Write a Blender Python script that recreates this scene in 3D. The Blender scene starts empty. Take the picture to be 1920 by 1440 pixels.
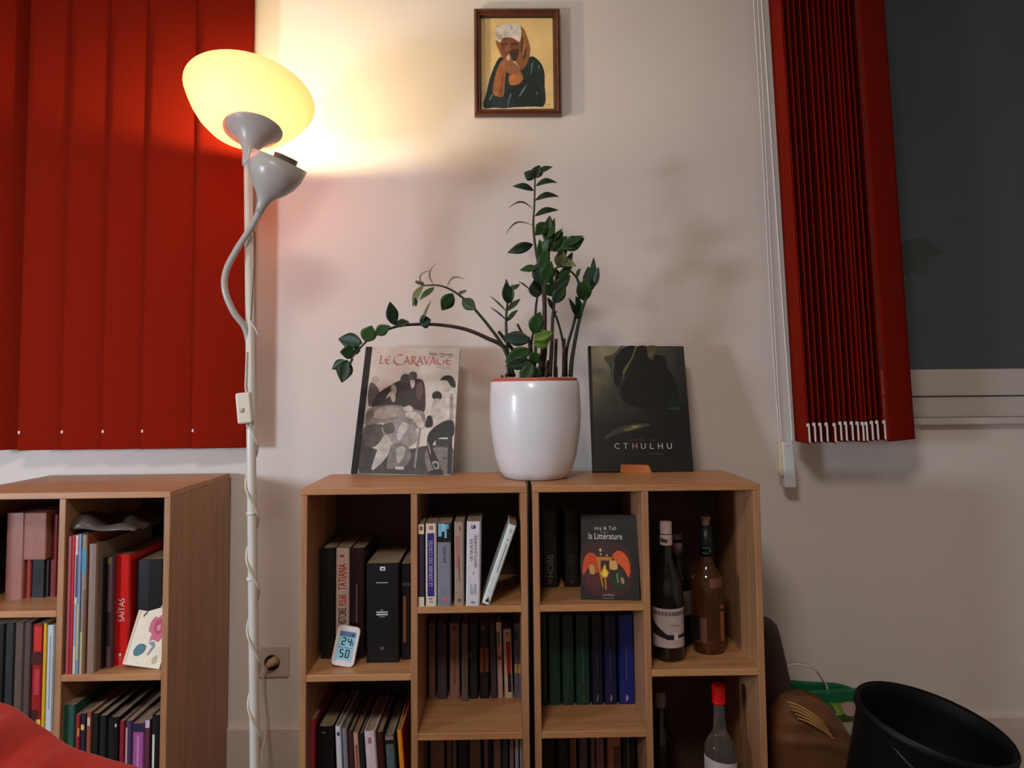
import bpy, bmesh, math, random
from mathutils import Vector, Matrix, geometry
random.seed(7)
C = bpy.context.scene.collection
SC = bpy.context.scene
PI = math.pi

# ------------------------------------------------------------------ camera
F_PX, CAM = 1400.0, Vector((0.0, -2.4, 1.21007))
PITCH, YAW, ROLL, SHIFT_PX = math.radians(3.55259), math.radians(0.83903), math.radians(-0.55714), -74.13
_f = Vector((math.sin(YAW)*math.cos(PITCH), math.cos(YAW)*math.cos(PITCH), math.sin(PITCH)))
_r = Vector((math.cos(YAW), -math.sin(YAW), 0)); _u = _r.cross(_f)
RT = math.cos(ROLL)*_r + math.sin(ROLL)*_u
UP = -math.sin(ROLL)*_r + math.cos(ROLL)*_u
FW = _f
cam_d = bpy.data.cameras.new('camera'); cam = bpy.data.objects.new('camera', cam_d); C.objects.link(cam)
cam_d.sensor_width = 36.0; cam_d.lens = 36.0*F_PX/1920; cam_d.shift_y = SHIFT_PX/1920; cam_d.clip_start = 0.05
_m = Matrix((RT, UP, -FW)).transposed().to_4x4(); _m.translation = CAM; cam.matrix_world = _m
SC.camera = cam

def P(px, py, Y):
    """point of the plane y=Y that the photograph shows at pixel (px,py)"""
    d = RT*((px-960)/F_PX) + UP*(-(py-720-SHIFT_PX)/F_PX) + FW
    return CAM + d*((Y-CAM.y)/d.y)

# ------------------------------------------------------------------ world, lights, exposure
w = bpy.data.worlds.new('night'); SC.world = w; w.use_nodes = True
w.node_tree.nodes['Background'].inputs[0].default_value = (0.55, 0.72, 0.75, 1)
w.node_tree.nodes['Background'].inputs[1].default_value = 0.014
def area(name, loc, target, size, energy, col):
    l = bpy.data.lights.new(name, 'AREA'); l.shape = 'DISK'; l.size = size; l.energy = energy; l.color = col
    o = bpy.data.objects.new(name, l); C.objects.link(o); o.location = loc
    o.rotation_euler = (Vector(target)-Vector(loc)).to_track_quat('-Z', 'Y').to_euler(); return o
area('room_lamp', (-2.3, -2.0, 1.20), (0.1, 0, 1.25), 0.36, 29, (0.82, 0.96, 1.14))
area('ceiling_fill', (-0.4, -2.6, 2.70), (-0.4, -2.4, 0), 0.6, 37, (1.0, 0.925, 0.86))  # unseen fill added under the ceiling to brighten walls and bookcase tops
SC.view_settings.view_transform = 'Standard'; SC.view_settings.look = 'None'
SC.view_settings.exposure = 0.0; SC.view_settings.gamma = 1.0; SC.view_settings.use_curve_mapping = False
BULB_W = 13.5

# ------------------------------------------------------------------ materials
def lin(c):
    if isinstance(c, str):
        c = tuple(int(c[i:i+2], 16) for i in (0, 2, 4))
    return tuple(((v/255)/12.92 if v/255 <= 0.04045 else ((v/255+0.055)/1.055)**2.4) for v in c) + (1.0,)
_mats = {}
def mat(col, rough=0.55, var=0.06, scale=40.0, bump=0.0, metal=0.0, stretch=None, spec=0.5, coat=0.0, trans=0.0, sheen=0.0, ior=1.45, emit=0.0):
    key = (col if isinstance(col, str) else tuple(col), rough, var, scale, bump, metal, stretch, spec, coat, trans, sheen, emit)
    if key in _mats: return _mats[key]
    m = bpy.data.materials.new('surface'); m.use_nodes = True; nt = m.node_tree; b = nt.nodes['Principled BSDF']
    c = lin(col)
    tc = nt.nodes.new('ShaderNodeTexCoord'); mp = nt.nodes.new('ShaderNodeMapping')
    if stretch: mp.inputs['Scale'].default_value = stretch
    nz = nt.nodes.new('ShaderNodeTexNoise'); nz.inputs['Scale'].default_value = scale; nz.inputs['Detail'].default_value = 5
    nt.links.new(tc.outputs['Object'], mp.inputs['Vector']); nt.links.new(mp.outputs['Vector'], nz.inputs['Vector'])
    mr = nt.nodes.new('ShaderNodeMapRange'); mr.inputs[1].default_value = 0.3; mr.inputs[2].default_value = 0.7
    mr.inputs[3].default_value = 1-var*2; mr.inputs[4].default_value = 1+var
    nt.links.new(nz.outputs['Fac'], mr.inputs[0])
    mx = nt.nodes.new('ShaderNodeMix'); mx.data_type = 'RGBA'; mx.blend_type = 'MULTIPLY'; mx.inputs[0].default_value = 1
    mx.inputs[6].default_value = c; nt.links.new(mr.outputs[0], mx.inputs[7])
    nt.links.new(mx.outputs[2], b.inputs['Base Color'])
    b.inputs['Roughness'].default_value = rough; b.inputs['Metallic'].default_value = metal
    b.inputs['Specular IOR Level'].default_value = spec; b.inputs['Coat Weight'].default_value = coat
    b.inputs['Transmission Weight'].default_value = trans; b.inputs['IOR'].default_value = ior
    b.inputs['Sheen Weight'].default_value = sheen
    if emit:
        b.inputs['Emission Color'].default_value = c; b.inputs['Emission Strength'].default_value = emit
    if bump:
        bp = nt.nodes.new('ShaderNodeBump'); bp.inputs['Strength'].default_value = bump; bp.inputs['Distance'].default_value = 0.002
        nt.links.new(nz.outputs['Fac'], bp.inputs['Height']); nt.links.new(bp.outputs[0], b.inputs['Normal'])
    _mats[key] = m; return m

def wood_mat(base, dark, sx, sy, sz):
    m = bpy.data.materials.new('wood_laminate'); m.use_nodes = True; nt = m.node_tree; b = nt.nodes['Principled BSDF']
    tc = nt.nodes.new('ShaderNodeTexCoord'); mp = nt.nodes.new('ShaderNodeMapping'); mp.inputs['Scale'].default_value = (sx, sy, sz)
    n1 = nt.nodes.new('ShaderNodeTexNoise'); n1.inputs['Scale'].default_value = 6; n1.inputs['Detail'].default_value = 8; n1.inputs['Distortion'].default_value = 0.6
    n2 = nt.nodes.new('ShaderNodeTexNoise'); n2.inputs['Scale'].default_value = 40; n2.inputs['Detail'].default_value = 3
    nt.links.new(tc.outputs['Object'], mp.inputs[0]); nt.links.new(mp.outputs[0], n1.inputs['Vector']); nt.links.new(mp.outputs[0], n2.inputs['Vector'])
    add = nt.nodes.new('ShaderNodeMath'); add.operation = 'MULTIPLY_ADD'; add.inputs[1].default_value = 0.4
    nt.links.new(n2.outputs['Fac'], add.inputs[0]); nt.links.new(n1.outputs['Fac'], add.inputs[2])
    r = nt.nodes.new('ShaderNodeValToRGB'); r.color_ramp.elements[0].position = 0.45; r.color_ramp.elements[1].position = 0.85
    r.color_ramp.elements[0].color = lin(dark); r.color_ramp.elements[1].color = lin(base)
    nt.links.new(add.outputs[0], r.inputs[0]); nt.links.new(r.outputs[0], b.inputs['Base Color'])
    b.inputs['Roughness'].default_value = 0.42
    return m
OAK_V = wood_mat((180, 132, 94), (152, 106, 72), 6, 6, 0.5)
OAK_H = wood_mat((190, 138, 92), (160, 110, 70), 0.5, 6, 6)

# ------------------------------------------------------------------ object helpers
def link(name, me, m=None, parent=None, smooth=False):
    o = bpy.data.objects.new(name, me); C.objects.link(o)
    if m is not None:
        for mm in (m if isinstance(m, (list, tuple)) else [m]): me.materials.append(mm)
    if parent: o.parent = parent
    if smooth:
        me.polygons.foreach_set('use_smooth', [True]*len(me.polygons))
    return o
def obj(name, bm, m=None, parent=None, smooth=False, recalc=True):
    if recalc: bmesh.ops.recalc_face_normals(bm, faces=bm.faces[:])
    me = bpy.data.meshes.new(name); bm.to_mesh(me); bm.free()
    return link(name, me, m, parent, smooth)
def tag(o, label=None, cat=None, group=None, kind=None):
    if label: o['label'] = label
    if cat: o['category'] = cat
    if group: o['group'] = group
    if kind: o['kind'] = kind
    return o
def thing(name, label, cat, loc=(0, 0, 0), group=None, mtx=None):
    o = bpy.data.objects.new(name, None); C.objects.link(o); o.empty_display_size = 0.02
    if mtx is not None: o.matrix_world = mtx
    else: o.location = loc
    return tag(o, label, cat, group)
def bm_box(bm, a, b, bevel=0.0, seg=2):
    a, b = Vector(a), Vector(b)
    r = bmesh.ops.create_cube(bm, size=1.0)
    vs = r['verts']
    for v in vs: v.co = Vector(((a[i]+b[i])/2 + v.co[i]*(b[i]-a[i]) for i in range(3)))
    if bevel:
        es = list({e for v in vs for e in v.link_edges})
        bmesh.ops.bevel(bm, geom=es, offset=bevel, segments=seg, affect='EDGES', profile=0.5)
def box(a, b, bevel=0.0, seg=2):
    bm = bmesh.new(); bm_box(bm, a, b, bevel, seg); return bm
def bm_lathe(bm, prof, n=32, M=Matrix(), cap0=True, cap1=True):
    rings = []
    for r, z in prof:
        rings.append([bm.verts.new(M @ Vector((r*math.cos(2*PI*k/n), r*math.sin(2*PI*k/n), z))) for k in range(n)])
    for A, B in zip(rings, rings[1:]):
        for k in range(n): bm.faces.new((A[k], A[(k+1) % n], B[(k+1) % n], B[k]))
    if cap0: bm.faces.new(rings[0][::-1])
    if cap1: bm.faces.new(rings[-1])
def lathe(prof, n=32, M=Matrix(), cap0=True, cap1=True):
    bm = bmesh.new(); bm_lathe(bm, prof, n, M, cap0, cap1); return bm
def cr(pts, n=6, closed=False):
    """Catmull-Rom through points"""
    pts = [Vector(p) for p in pts]; out = []; N = len(pts)
    rng = range(N) if closed else range(N-1)
    for i in rng:
        if closed: a, b, c, d = pts[i-1], pts[i], pts[(i+1) % N], pts[(i+2) % N]
        else: a, b, c, d = pts[max(i-1, 0)], pts[i], pts[i+1], pts[min(i+2, N-1)]
        for k in range(n):
            t = k/n
            out.append(0.5*((2*b)+(c-a)*t+(2*a-5*b+4*c-d)*t*t+(3*b-a-3*c+d)*t**3))
    if not closed: out.append(pts[-1])
    return out
def bm_tube(bm, pts, r, n=8, cap=True):
    pts = [Vector(p) for p in pts]; rad = r if isinstance(r, (list, tuple)) else [r]*len(pts)
    t0 = (pts[1]-pts[0]).normalized(); ref = Vector((0, 0, 1)) if abs(t0.z) < 0.9 else Vector((1, 0, 0))
    nrm = t0.cross(ref).normalized(); rings = []
    for i, p in enumerate(pts):
        t = (pts[min(i+1, len(pts)-1)]-pts[max(i-1, 0)]).normalized()
        nrm = (nrm - t*nrm.dot(t)).normalized(); bn = t.cross(nrm)
        rings.append([bm.verts.new(p+(nrm*math.cos(2*PI*k/n)+bn*math.sin(2*PI*k/n))*rad[i]) for k in range(n)])
    for A, B in zip(rings, rings[1:]):
        for k in range(n): bm.faces.new((A[k], A[(k+1) % n], B[(k+1) % n], B[k]))
    if cap: bm.faces.new(rings[0][::-1]); bm.faces.new(rings[-1])
def tube(pts, r, n=8):
    bm = bmesh.new(); bm_tube(bm, pts, r, n); return bm
def frame(origin, U, V):
    """matrix whose x,y axes are U,V (print directions), z the surface normal"""
    U = Vector(U).normalized(); V = Vector(V).normalized(); N = U.cross(V)
    m = Matrix((U, V, N)).transposed().to_4x4(); m.translation = Vector(origin); return m
def prints(parent, name, fr, items, step=0.00006, base=0.0003, rough=0.5, var=0.05, scale=60):
    """flat print: items = (colour, [(u,v)...]) drawn in order, each a hair above the last"""
    bm = bmesh.new(); ms = []; idx = {}
    for k, (col, poly) in enumerate(items):
        if col not in idx: idx[col] = len(ms); ms.append(mat(col, rough, var, scale))
        vs = [bm.verts.new(fr @ Vector((p[0], p[1], base+step*k))) for p in poly]
        for tri in geometry.tessellate_polygon([[Vector((p[0], p[1], 0)) for p in poly]]):
            try: f = bm.faces.new([vs[i] for i in tri])
            except ValueError: continue
            f.material_index = idx[col]
    for f in bm.faces:
        f.normal_update()
        if f.normal.dot(fr.to_3x3() @ Vector((0, 0, 1))) < 0: f.normal_flip()
    return obj(name, bm, ms, parent, recalc=False)
def rect(u0, v0, u1, v1): return [(u0, v0), (u1, v0), (u1, v1), (u0, v1)]
def ell(cx, cy, rx, ry, n=16, a0=0.0): return [(cx+rx*math.cos(2*PI*k/n+a0), cy+ry*math.sin(2*PI*k/n+a0)) for k in range(n)]
def blob(pts, n=5): return [(p.x, p.y) for p in cr([Vector((a, b, 0)) for a, b in pts], n, True)]
def text(parent, s, col, fr, cx, cy, wd, ht, name='lettering', off=0.0007, rot=0.0, rough=0.5, sp=1.0):
    """lettering as a flat mesh, centred at (cx,cy) of the print frame and fitted to wd x ht"""
    cu = bpy.data.curves.new('t', 'FONT'); cu.body = s; cu.space_character = sp; cu.resolution_u = 3
    o = bpy.data.objects.new('t', cu); me = bpy.data.meshes.new_from_object(o); bpy.data.objects.remove(o)
    xs = [v.co.x for v in me.vertices]; ys = [v.co.y for v in me.vertices]
    x0, x1, y0, y1 = min(xs), max(xs), min(ys), max(ys); cs, sn = math.cos(rot), math.sin(rot)
    for v in me.vertices:
        a = ((v.co.x-x0)/(x1-x0)-0.5)*wd; b = ((v.co.y-y0)/(y1-y0)-0.5)*ht
        v.co = fr @ Vector((cx+a*cs-b*sn, cy+a*sn+b*cs, off))
    me.materials.clear()
    return link(name, me, mat(col, rough, 0.04, 60), parent)

# ------------------------------------------------------------------ the room
WALL = mat((205, 196, 190), 0.85, 0.035, 2.2, 0.0)
def wall_paint(col):
    m = bpy.data.materials.new('wall_paint'); m.use_nodes = True; nt = m.node_tree; b = nt.nodes['Principled BSDF']
    n1 = nt.nodes.new('ShaderNodeTexNoise'); n1.inputs['Scale'].default_value = 2.5; n1.inputs['Detail'].default_value = 4
    n2 = nt.nodes.new('ShaderNodeTexNoise'); n2.inputs['Scale'].default_value = 160; n2.inputs['Detail'].default_value = 3
    n3 = nt.nodes.new('ShaderNodeTexNoise'); n3.inputs['Scale'].default_value = 9; n3.inputs['Detail'].default_value = 2
    tc = nt.nodes.new('ShaderNodeTexCoord')
    for n in (n1, n2, n3): nt.links.new(tc.outputs['Object'], n.inputs['Vector'])
    r = nt.nodes.new('ShaderNodeValToRGB'); c = lin(col)
    r.color_ramp.elements[0].position = 0.3; r.color_ramp.elements[1].position = 0.7
    r.color_ramp.elements[0].color = tuple(v*0.94 for v in c[:3])+(1,); r.color_ramp.elements[1].color = c
    nt.links.new(n1.outputs['Fac'], r.inputs[0]); nt.links.new(r.outputs[0], b.inputs['Base Color'])
    ad = nt.nodes.new('ShaderNodeMath'); ad.operation = 'MULTIPLY_ADD'; ad.inputs[1].default_value = 3.0
    nt.links.new(n3.outputs['Fac'], ad.inputs[0]); nt.links.new(n2.outputs['Fac'], ad.inputs[2])
    bp = nt.nodes.new('ShaderNodeBump'); bp.inputs['Strength'].default_value = 0.22; bp.inputs['Distance'].default_value = 0.0015
    nt.links.new(ad.outputs[0], bp.inputs['Height']); nt.links.new(bp.outputs[0], b.inputs['Normal'])
    b.inputs['Roughness'].default_value = 0.8
    return m
WALL = wall_paint((226, 216, 208))
XL, XR, YF, HC = -2.6, 2.5, -4.6, 2.78
sill_z = P(1800, 783, 0).z
wx0, wx1, wz1 = 1.05, 2.30, 2.62                       # window opening at the right
bm = bmesh.new()
bm_box(bm, (XL, 0, 0), (wx0, 0.18, HC)); bm_box(bm, (wx1, 0, 0), (XR, 0.18, HC))
bm_box(bm, (wx0, 0, 0), (wx1, 0.18, sill_z-0.004)); bm_box(bm, (wx0, 0, wz1), (wx1, 0.18, HC))
tag(obj('wall_back', bm, WALL), kind='structure')
tag(obj('wall_left', box((XL-0.1, YF-0.1, 0), (XL, 0.18, HC)), WALL), kind='structure')
tag(obj('wall_right', box((XR, YF-0.1, 0), (XR+0.1, 0.18, HC)), WALL), kind='structure')
tag(obj('wall_front', box((XL, YF-0.1, 0), (XR, YF, HC)), WALL), kind='structure')
tag(obj('ceiling', box((XL-0.1, YF-0.1, HC), (XR+0.1, 0.18, HC+0.1)), mat((225, 222, 216), 0.9, 0.02, 5)), kind='structure')
tag(obj('floor', box((XL-0.1, YF-0.1, -0.1), (XR+0.1, 0.18, 0)), mat((96, 68, 48), 0.45, 0.2, 3, stretch=(1, 12, 1))), kind='structure')
bb_z = P(512, 1366, -0.015).z
bm = bmesh.new(); bm_box(bm, (XL, -0.016, 0), (XR, 0, bb_z), 0.003)
tag(obj('baseboard_back', bm, mat((214, 200, 190), 0.5, 0.02, 8)), kind='structure')
# window at the right: frame, sill, pane
UPVC = mat((200, 192, 184), 0.35, 0.02, 10)
rail_t = P(1800, 692, 0.03).z
bm = bmesh.new()
for a, b in (((wx0, 0.03, sill_z), (wx0+0.07, 0.09, wz1)), ((wx1-0.07, 0.03, sill_z), (wx1, 0.09, wz1)),
             ((wx0+0.07, 0.03, P(1800, 742, 0.03).z), (wx1-0.07, 0.09, rail_t)), ((wx0+0.07, 0.03, wz1-0.07), (wx1-0.07, 0.09, wz1))):
    bm_box(bm, a, b, 0.004)
win = obj('window_1', bm, UPVC); tag(win, kind='structure')
bm = bmesh.new(); bm_box(bm, (wx0+0.07, 0.04, sill_z), (wx1-0.07, 0.10, P(1800, 744, 0.03).z), 0.002)
obj('bottom_frame', bm, UPVC, win)
gl = mat((196, 206, 206), 0.03, 0.02, 3, spec=0.3, trans=0.9, ior=1.18)
obj('pane', box((wx0+0.065, 0.055, rail_t-0.01), (wx1-0.065, 0.061, wz1-0.06)), gl, win)
bm = bmesh.new(); bm_box(bm, (wx0, -0.030, sill_z-0.022), (wx1, 0.03, sill_z), 0.004)
obj('window_sill', bm, mat((206, 196, 188), 0.5, 0.03, 8), win)
# dark leaf sprig outside the window
sprig = thing('leaf_sprig', 'dark drooping leaf sprig seen through the dark window pane', 'plant', P(1720, 470, 0.32))
def leaf_mesh(base, tip, wid, nrm, bend=0.0, fold=0.25, n=9):
    """a pointed leaf with a folded midrib; base, tip in metres, nrm the side its face looks to"""
    base, tip = Vector(base), Vector(tip); d = tip-base; L = d.length; t = d.normalized()
    nrm = (Vector(nrm)-t*Vector(nrm).dot(t)).normalized(); s = t.cross(nrm)
    bm = bmesh.new(); rows = []
    for i in range(n+1):
        f = i/n
        wv = wid*0.47*(math.sin(PI*min(1, f**0.92))**0.8)*(1.0 if f < 0.55 else 1-0.25*((f-0.55)/0.45))
        if i in (0, n): wv = wid*0.012
        c = base+d*f+nrm*(bend*L*math.sin(PI*f)*0.35)
        row = []
        for j in (-1, -0.5, 0, 0.5, 1):
            row.append(bm.verts.new(c+s*(wv*j)+nrm*(abs(j)**1.4*wv*fold)))
        rows.append(row)
    for A, B in zip(rows, rows[1:]):
        for j in range(4): bm.faces.new((A[j], A[j+1], B[j+1], B[j]))
    return bm
bt = sprig.location
DL = mat((5, 9, 8), 0.6, 0.2, 30, spec=0.1)
for k, (a, b, wd) in enumerate((((1686, 458), (1772, 474), 40), ((1690, 462), (1742, 522), 46), ((1688, 462), (1702, 520), 30))):
    o = obj('leaf', leaf_mesh(P(*a, 0.32)-bt, P(*b, 0.32)-bt, wd*0.0019, (-0.2, -1, 0.2)), DL, sprig, True)
obj('stem', tube([Vector((1.0, 0.17, 2.16))-bt, Vector((1.06, 0.24, 2.12))-bt, P(1640, 410, 0.31)-bt, P(1688, 460, 0.32)-bt], 0.004), DL, sprig, True)

# ------------------------------------------------------------------ bookcases
T = 0.0165
def bookcase(label, x0, xd, x1, yf, yb, ztop, cols, ref=None):
    """x0,x1 outer sides, xd left edge of the divider; cols = shelf tops for the left and right column"""
    t = thing('bookcase', label, 'bookcase', ((x0+x1)/2, yf, 0)); L = t.location
    def pb(name, a, b, m):
        bm = box(Vector(a)-L, Vector(b)-L, 0.0012, 1); return obj(name, bm, m, t)
    pb('top_panel', (x0, yf, ztop-T), (x1, yb, ztop), OAK_H)
    for xa in (x0, x1-T): pb('side_panel', (xa, yf+0.001, 0), (xa+T, yb, ztop-T), OAK_V)
    pb('divider', (xd, yf+0.001, 0.06), (xd+T, yb-0.008, ztop-T), OAK_V)
    pb('bottom_panel', (x0+T, yf+0.001, 0.043), (x1-T, yb-0.008, 0.06), OAK_H)
    pb('plinth', (x0+T, yf+0.02, 0), (x1-T, yf+0.036, 0.043), OAK_H)
    pb('back_panel', (x0+T, yb-0.008, 0.02), (x1-T, yb-0.003, ztop-T), mat((66, 45, 33), 0.6, 0.08, 6))
    for (a, b), zs in zip(((x0+T, xd), (xd+T, x1-T)), cols):
        for z in zs: pb('shelf', (a, yf+0.001, z-T), (b, yb-0.008, z), OAK_H)
    return t
MF, MB = -0.5, -0.17
MZ = 0.97; S1, S2, SM = 0.6745, 0.3675, 0.5125
A0, A1, AD = -0.5058, 0.062, -0.2305
B0, B1, BD = 0.0755, 0.652, 0.3520
bookcase('oak bookcase under the grey comic album, open shelves of books', A0, AD, A1, MF, MB, MZ, ((SM,), (S1, S2)))
bookcase('oak bookcase holding bottles, green and blue books, under the dark standing book', B0, BD, B1, MF, MB, MZ, ((S1, S2), (SM,)))
LF, LB = -0.443, -0.02
l1 = P(320, 921, LF); l_x1 = l1.x; LZ = l1.z; l_x0 = P(-92, 935, LF).x; l_xd = P(108, 1050, LF).x
LS1 = P(60, 1146, LF).z; LSM = P(210, 1265, LF).z; LS2 = LS1-(S1-S2)
bookcase('oak bookcase at the left edge, below the red blind, showing its tall right side', l_x0, l_xd, l_x1, LF, LB, LZ, ((LS1, LS2), (LSM,)))

# ------------------------------------------------------------------ books
PAGE = mat((150, 130, 106), 0.8, 0.10, 220, stretch=(6, 0.3, 0.3))
def book(x0, x1, yf, z0, z1, dep, col, label, group=None, page=None, pr=(), tx=(), lean=0.0, rough=0.45, hard=True, cover2=None, name='book', coat=0.0, yaw=0.0):
    """an upright book: spine at y=yf facing the room, boards and page block behind it.
    pr = prints on the spine in fractions (u 0..1 across, v 0..1 up); lean tips the top to the right (radians)"""
    wd, h = x1-x0, z1-z0; th = min(0.0022 if hard else 0.0008, wd*0.2)
    o = 0.003 if hard else 0.0002
    piv = x0 if lean <= 0 else x1
    if lean > 0:                                       # rest on the lower right corner
        mtx = Matrix.Translation((x1, yf, z0)) @ Matrix.Rotation(lean, 4, 'Y') @ Matrix.Translation((-wd/2, 0, 0))
    elif lean < 0:
        mtx = Matrix.Translation((x0, yf, z0)) @ Matrix.Rotation(lean, 4, 'Y') @ Matrix.Translation((wd/2, 0, 0))
    else: mtx = Matrix.Translation((x0+wd/2, yf, z0)) @ Matrix.Rotation(yaw, 4, 'Z')
    t = thing(name, label, 'book', group=group, mtx=mtx)
    cm = mat(col, rough, 0.06, 45, coat=coat)
    ms = [cm, mat(cover2, rough, 0.06, 45) if cover2 else cm]
    bm = bmesh.new(); hw = wd/2; ch = min(0.003, wd*0.16); bul = wd*0.10 if hard else 0.0005
    # outline of the U-shaped cover in plan, outer then inner
    out = [(-hw, dep), (-hw, ch+bul), (-hw+ch, bul*0.35), (0, 0), (hw-ch, bul*0.35), (hw, ch+bul), (hw, dep)]
    inn = [(hw-th, dep), (hw-th, ch+bul+th), (0, th+bul*0.4), (-hw+th, ch+bul+th), (-hw+th, dep)]
    ring = out+inn
    lo = [bm.verts.new((x, y, 0)) for x, y in ring]; hi = [bm.verts.new((x, y, h)) for x, y in ring]; n = len(ring)
    for k in range(n):
        f = bm.faces.new((lo[k], lo[(k+1) % n], hi[(k+1) % n], hi[k]))
        if k in (0, 5): f.material_index = 1
    for tri in geometry.tessellate_polygon([[Vector((x, y, 0)) for x, y in ring]]):
        bm.faces.new([lo[i] for i in tri]); bm.faces.new([hi[i] for i in tri])
    obj('cover', bm, ms, t)
    obj('page_block', box((-hw+th, ch+bul+th, o), (hw-th, dep-o, h-o)), page or PAGE, t)
    fr = frame((0, 0, 0), (1, 0, 0), (0, 0, 1))
    its = [(c, rect((u0-0.5)*wd, v0*h, (u1-0.5)*wd, v1*h)) for c, u0, v0, u1, v1 in pr]
    if len(its) <= 11:                                   # each mark a print of its own
        for k, i1 in enumerate(its): prints(t, 'spine_print', fr, [i1], base=0.0004+0.00006*k)
    elif its: prints(t, 'spine_print', fr, its, base=0.0004)
    for s, c, u, v, lw, lh in tx:                       # lettering running up the spine: lw along, lh across
        if lw < 0: text(t, s, c, fr, (u-0.5)*wd, v*h, -lw*wd, lh*h, 'spine_title', off=0.0012)
        else: text(t, s, c, fr, (u-0.5)*wd, v*h, lw*h, lh*wd, 'spine_title', off=0.0012, rot=PI/2)
    return t
def bk(px0, px1, pyt, yf, z0, dep, col, label, pym=None, **k):
    pm = pym or pyt+70
    a = P(px0, pm, yf).x; b = P(px1, pm, yf).x
    return book(a, b-0.0004, yf, z0, P((px0+px1)/2, pyt, yf).z, dep, col, label, **k)

# --- middle bookcase, tall top-left compartment
yE = -0.385
g = 'books in the compartment behind the white thermometer'
bk(601, 629, 1028, yE, SM, 0.2, (16, 12, 12), 'thick black book left of the cream spine with red lettering', group=g)
bk(629.5, 655, 1028, yE, SM, 0.2, (206, 180, 168), 'cream book with red and black lettering on its spine, behind the white thermometer', group=g, hard=False,
   pr=(((190, 40, 35), .30, .92, .62, .94),), tx=(('TATIANA', (200, 48, 42), .5, .74, .24, .62), ('POLAR', (210, 60, 50), .5, .53, .10, .6), ('HISTOIRE', (40, 28, 26), .5, .38, .16, .6)))
bk(655.5, 684, 1028, yE, SM, 0.2, (40, 16, 18), 'dark maroon book between the cream spine and the thick black book', group=g, pr=(((110, 90, 90), .42, .32, .52, .68),))
x = bk(687, 748, 1056, -0.42, SM, 0.21, (14, 14, 16), 'thickest black book with small white markings, right of the thermometer', group=g, hard=False,
   pr=(((225, 225, 230), .42, .925, .58, .965), ((14, 14, 16), .46, .935, .54, .95), ((200, 200, 205), .30, .80, .66, .807), ((205, 205, 210), .31, .50, .66, .513), ((205, 205, 210), .31, .475, .66, .49), ((180, 180, 185), .40, .458, .58, .463), ((80, 80, 84), .42, .13, .55, .16)),
   tx=(('LA', (215, 215, 220), .48, .53, -.10, .012),))
bk(752, 769, 1057, -0.40, SM, 0.2, (18, 20, 30), 'narrow navy book with a tan stripe tight against the divider', group=g, hard=False, pr=(((70, 74, 80), .1, .77, .95, .8), ((150, 96, 50), .25, .18, .55, .66)))
# --- middle bookcase, lower-left compartment: tall leaning albums
zb = 0.0605; yF = -0.452
g = 'tall albums in the lower left compartment of the middle bookcase'
def alb(px0, px1, pyt, col, label, lean, yf=yF, **k):
    p0 = P(px0, pyt, yf); p1 = P(px1, pyt, yf); h = (p0.z-zb); d = math.tan(-lean)*h
    return book(p0.x+d, p1.x+d-0.0003, yf, zb, zb+h, 0.235, col, label, group=g, lean=lean, **k)
alb(578, 591, 1350, (150, 40, 48), 'red album against the left side of the middle bookcase', 0.0, pr=())
alb(595, 625, 1364, (18, 16, 18), 'thick black album beside the red album', 0.0, pr=(((190, 160, 90), .3, .955, .5, .962),))
alb(628, 639, 1362, (206, 202, 206), 'white album with a small dark emblem at the spine top', -0.045, pr=(((60, 60, 70), .3, .925, .75, .955),))
alb(641, 650, 1366, (128, 122, 134), 'pale grey album right of the white emblem album', -0.05)
alb(652, 661, 1370, (70, 34, 32), 'thin dark brown album left of the beige album', -0.055)
alb(662, 671, 1374, (200, 150, 124), 'beige pink album with a brown spine mark', -0.06, pr=(((140, 80, 60), .3, .7, .7, .9),))
alb(672.5, 680, 1376, (26, 26, 34), 'dark navy album between the beige and the white pink albums', -0.065)
alb(682, 703, 1372, (214, 196, 198), 'thick pinkish white album in the middle of the lower left compartment', -0.07, pr=(((150, 110, 120), .35, .90, .62, .95),))
alb(704.5, 718, 1374, (60, 18, 20), 'maroon album right of the thick pinkish white album', -0.07, yf=-0.447)
alb(721, 738, 1380, (82, 98, 98), 'grey teal album with a black band near the spine top', -0.07, pr=(((12, 12, 14), .02, .93, .98, .965), ((140, 120, 120), .05, .965, .95, .995)))
alb(744, 753, 1369, (226, 140, 30), 'orange spined album with a red cover at the right end', -0.075, cover2=(170, 20, 12))
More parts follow.
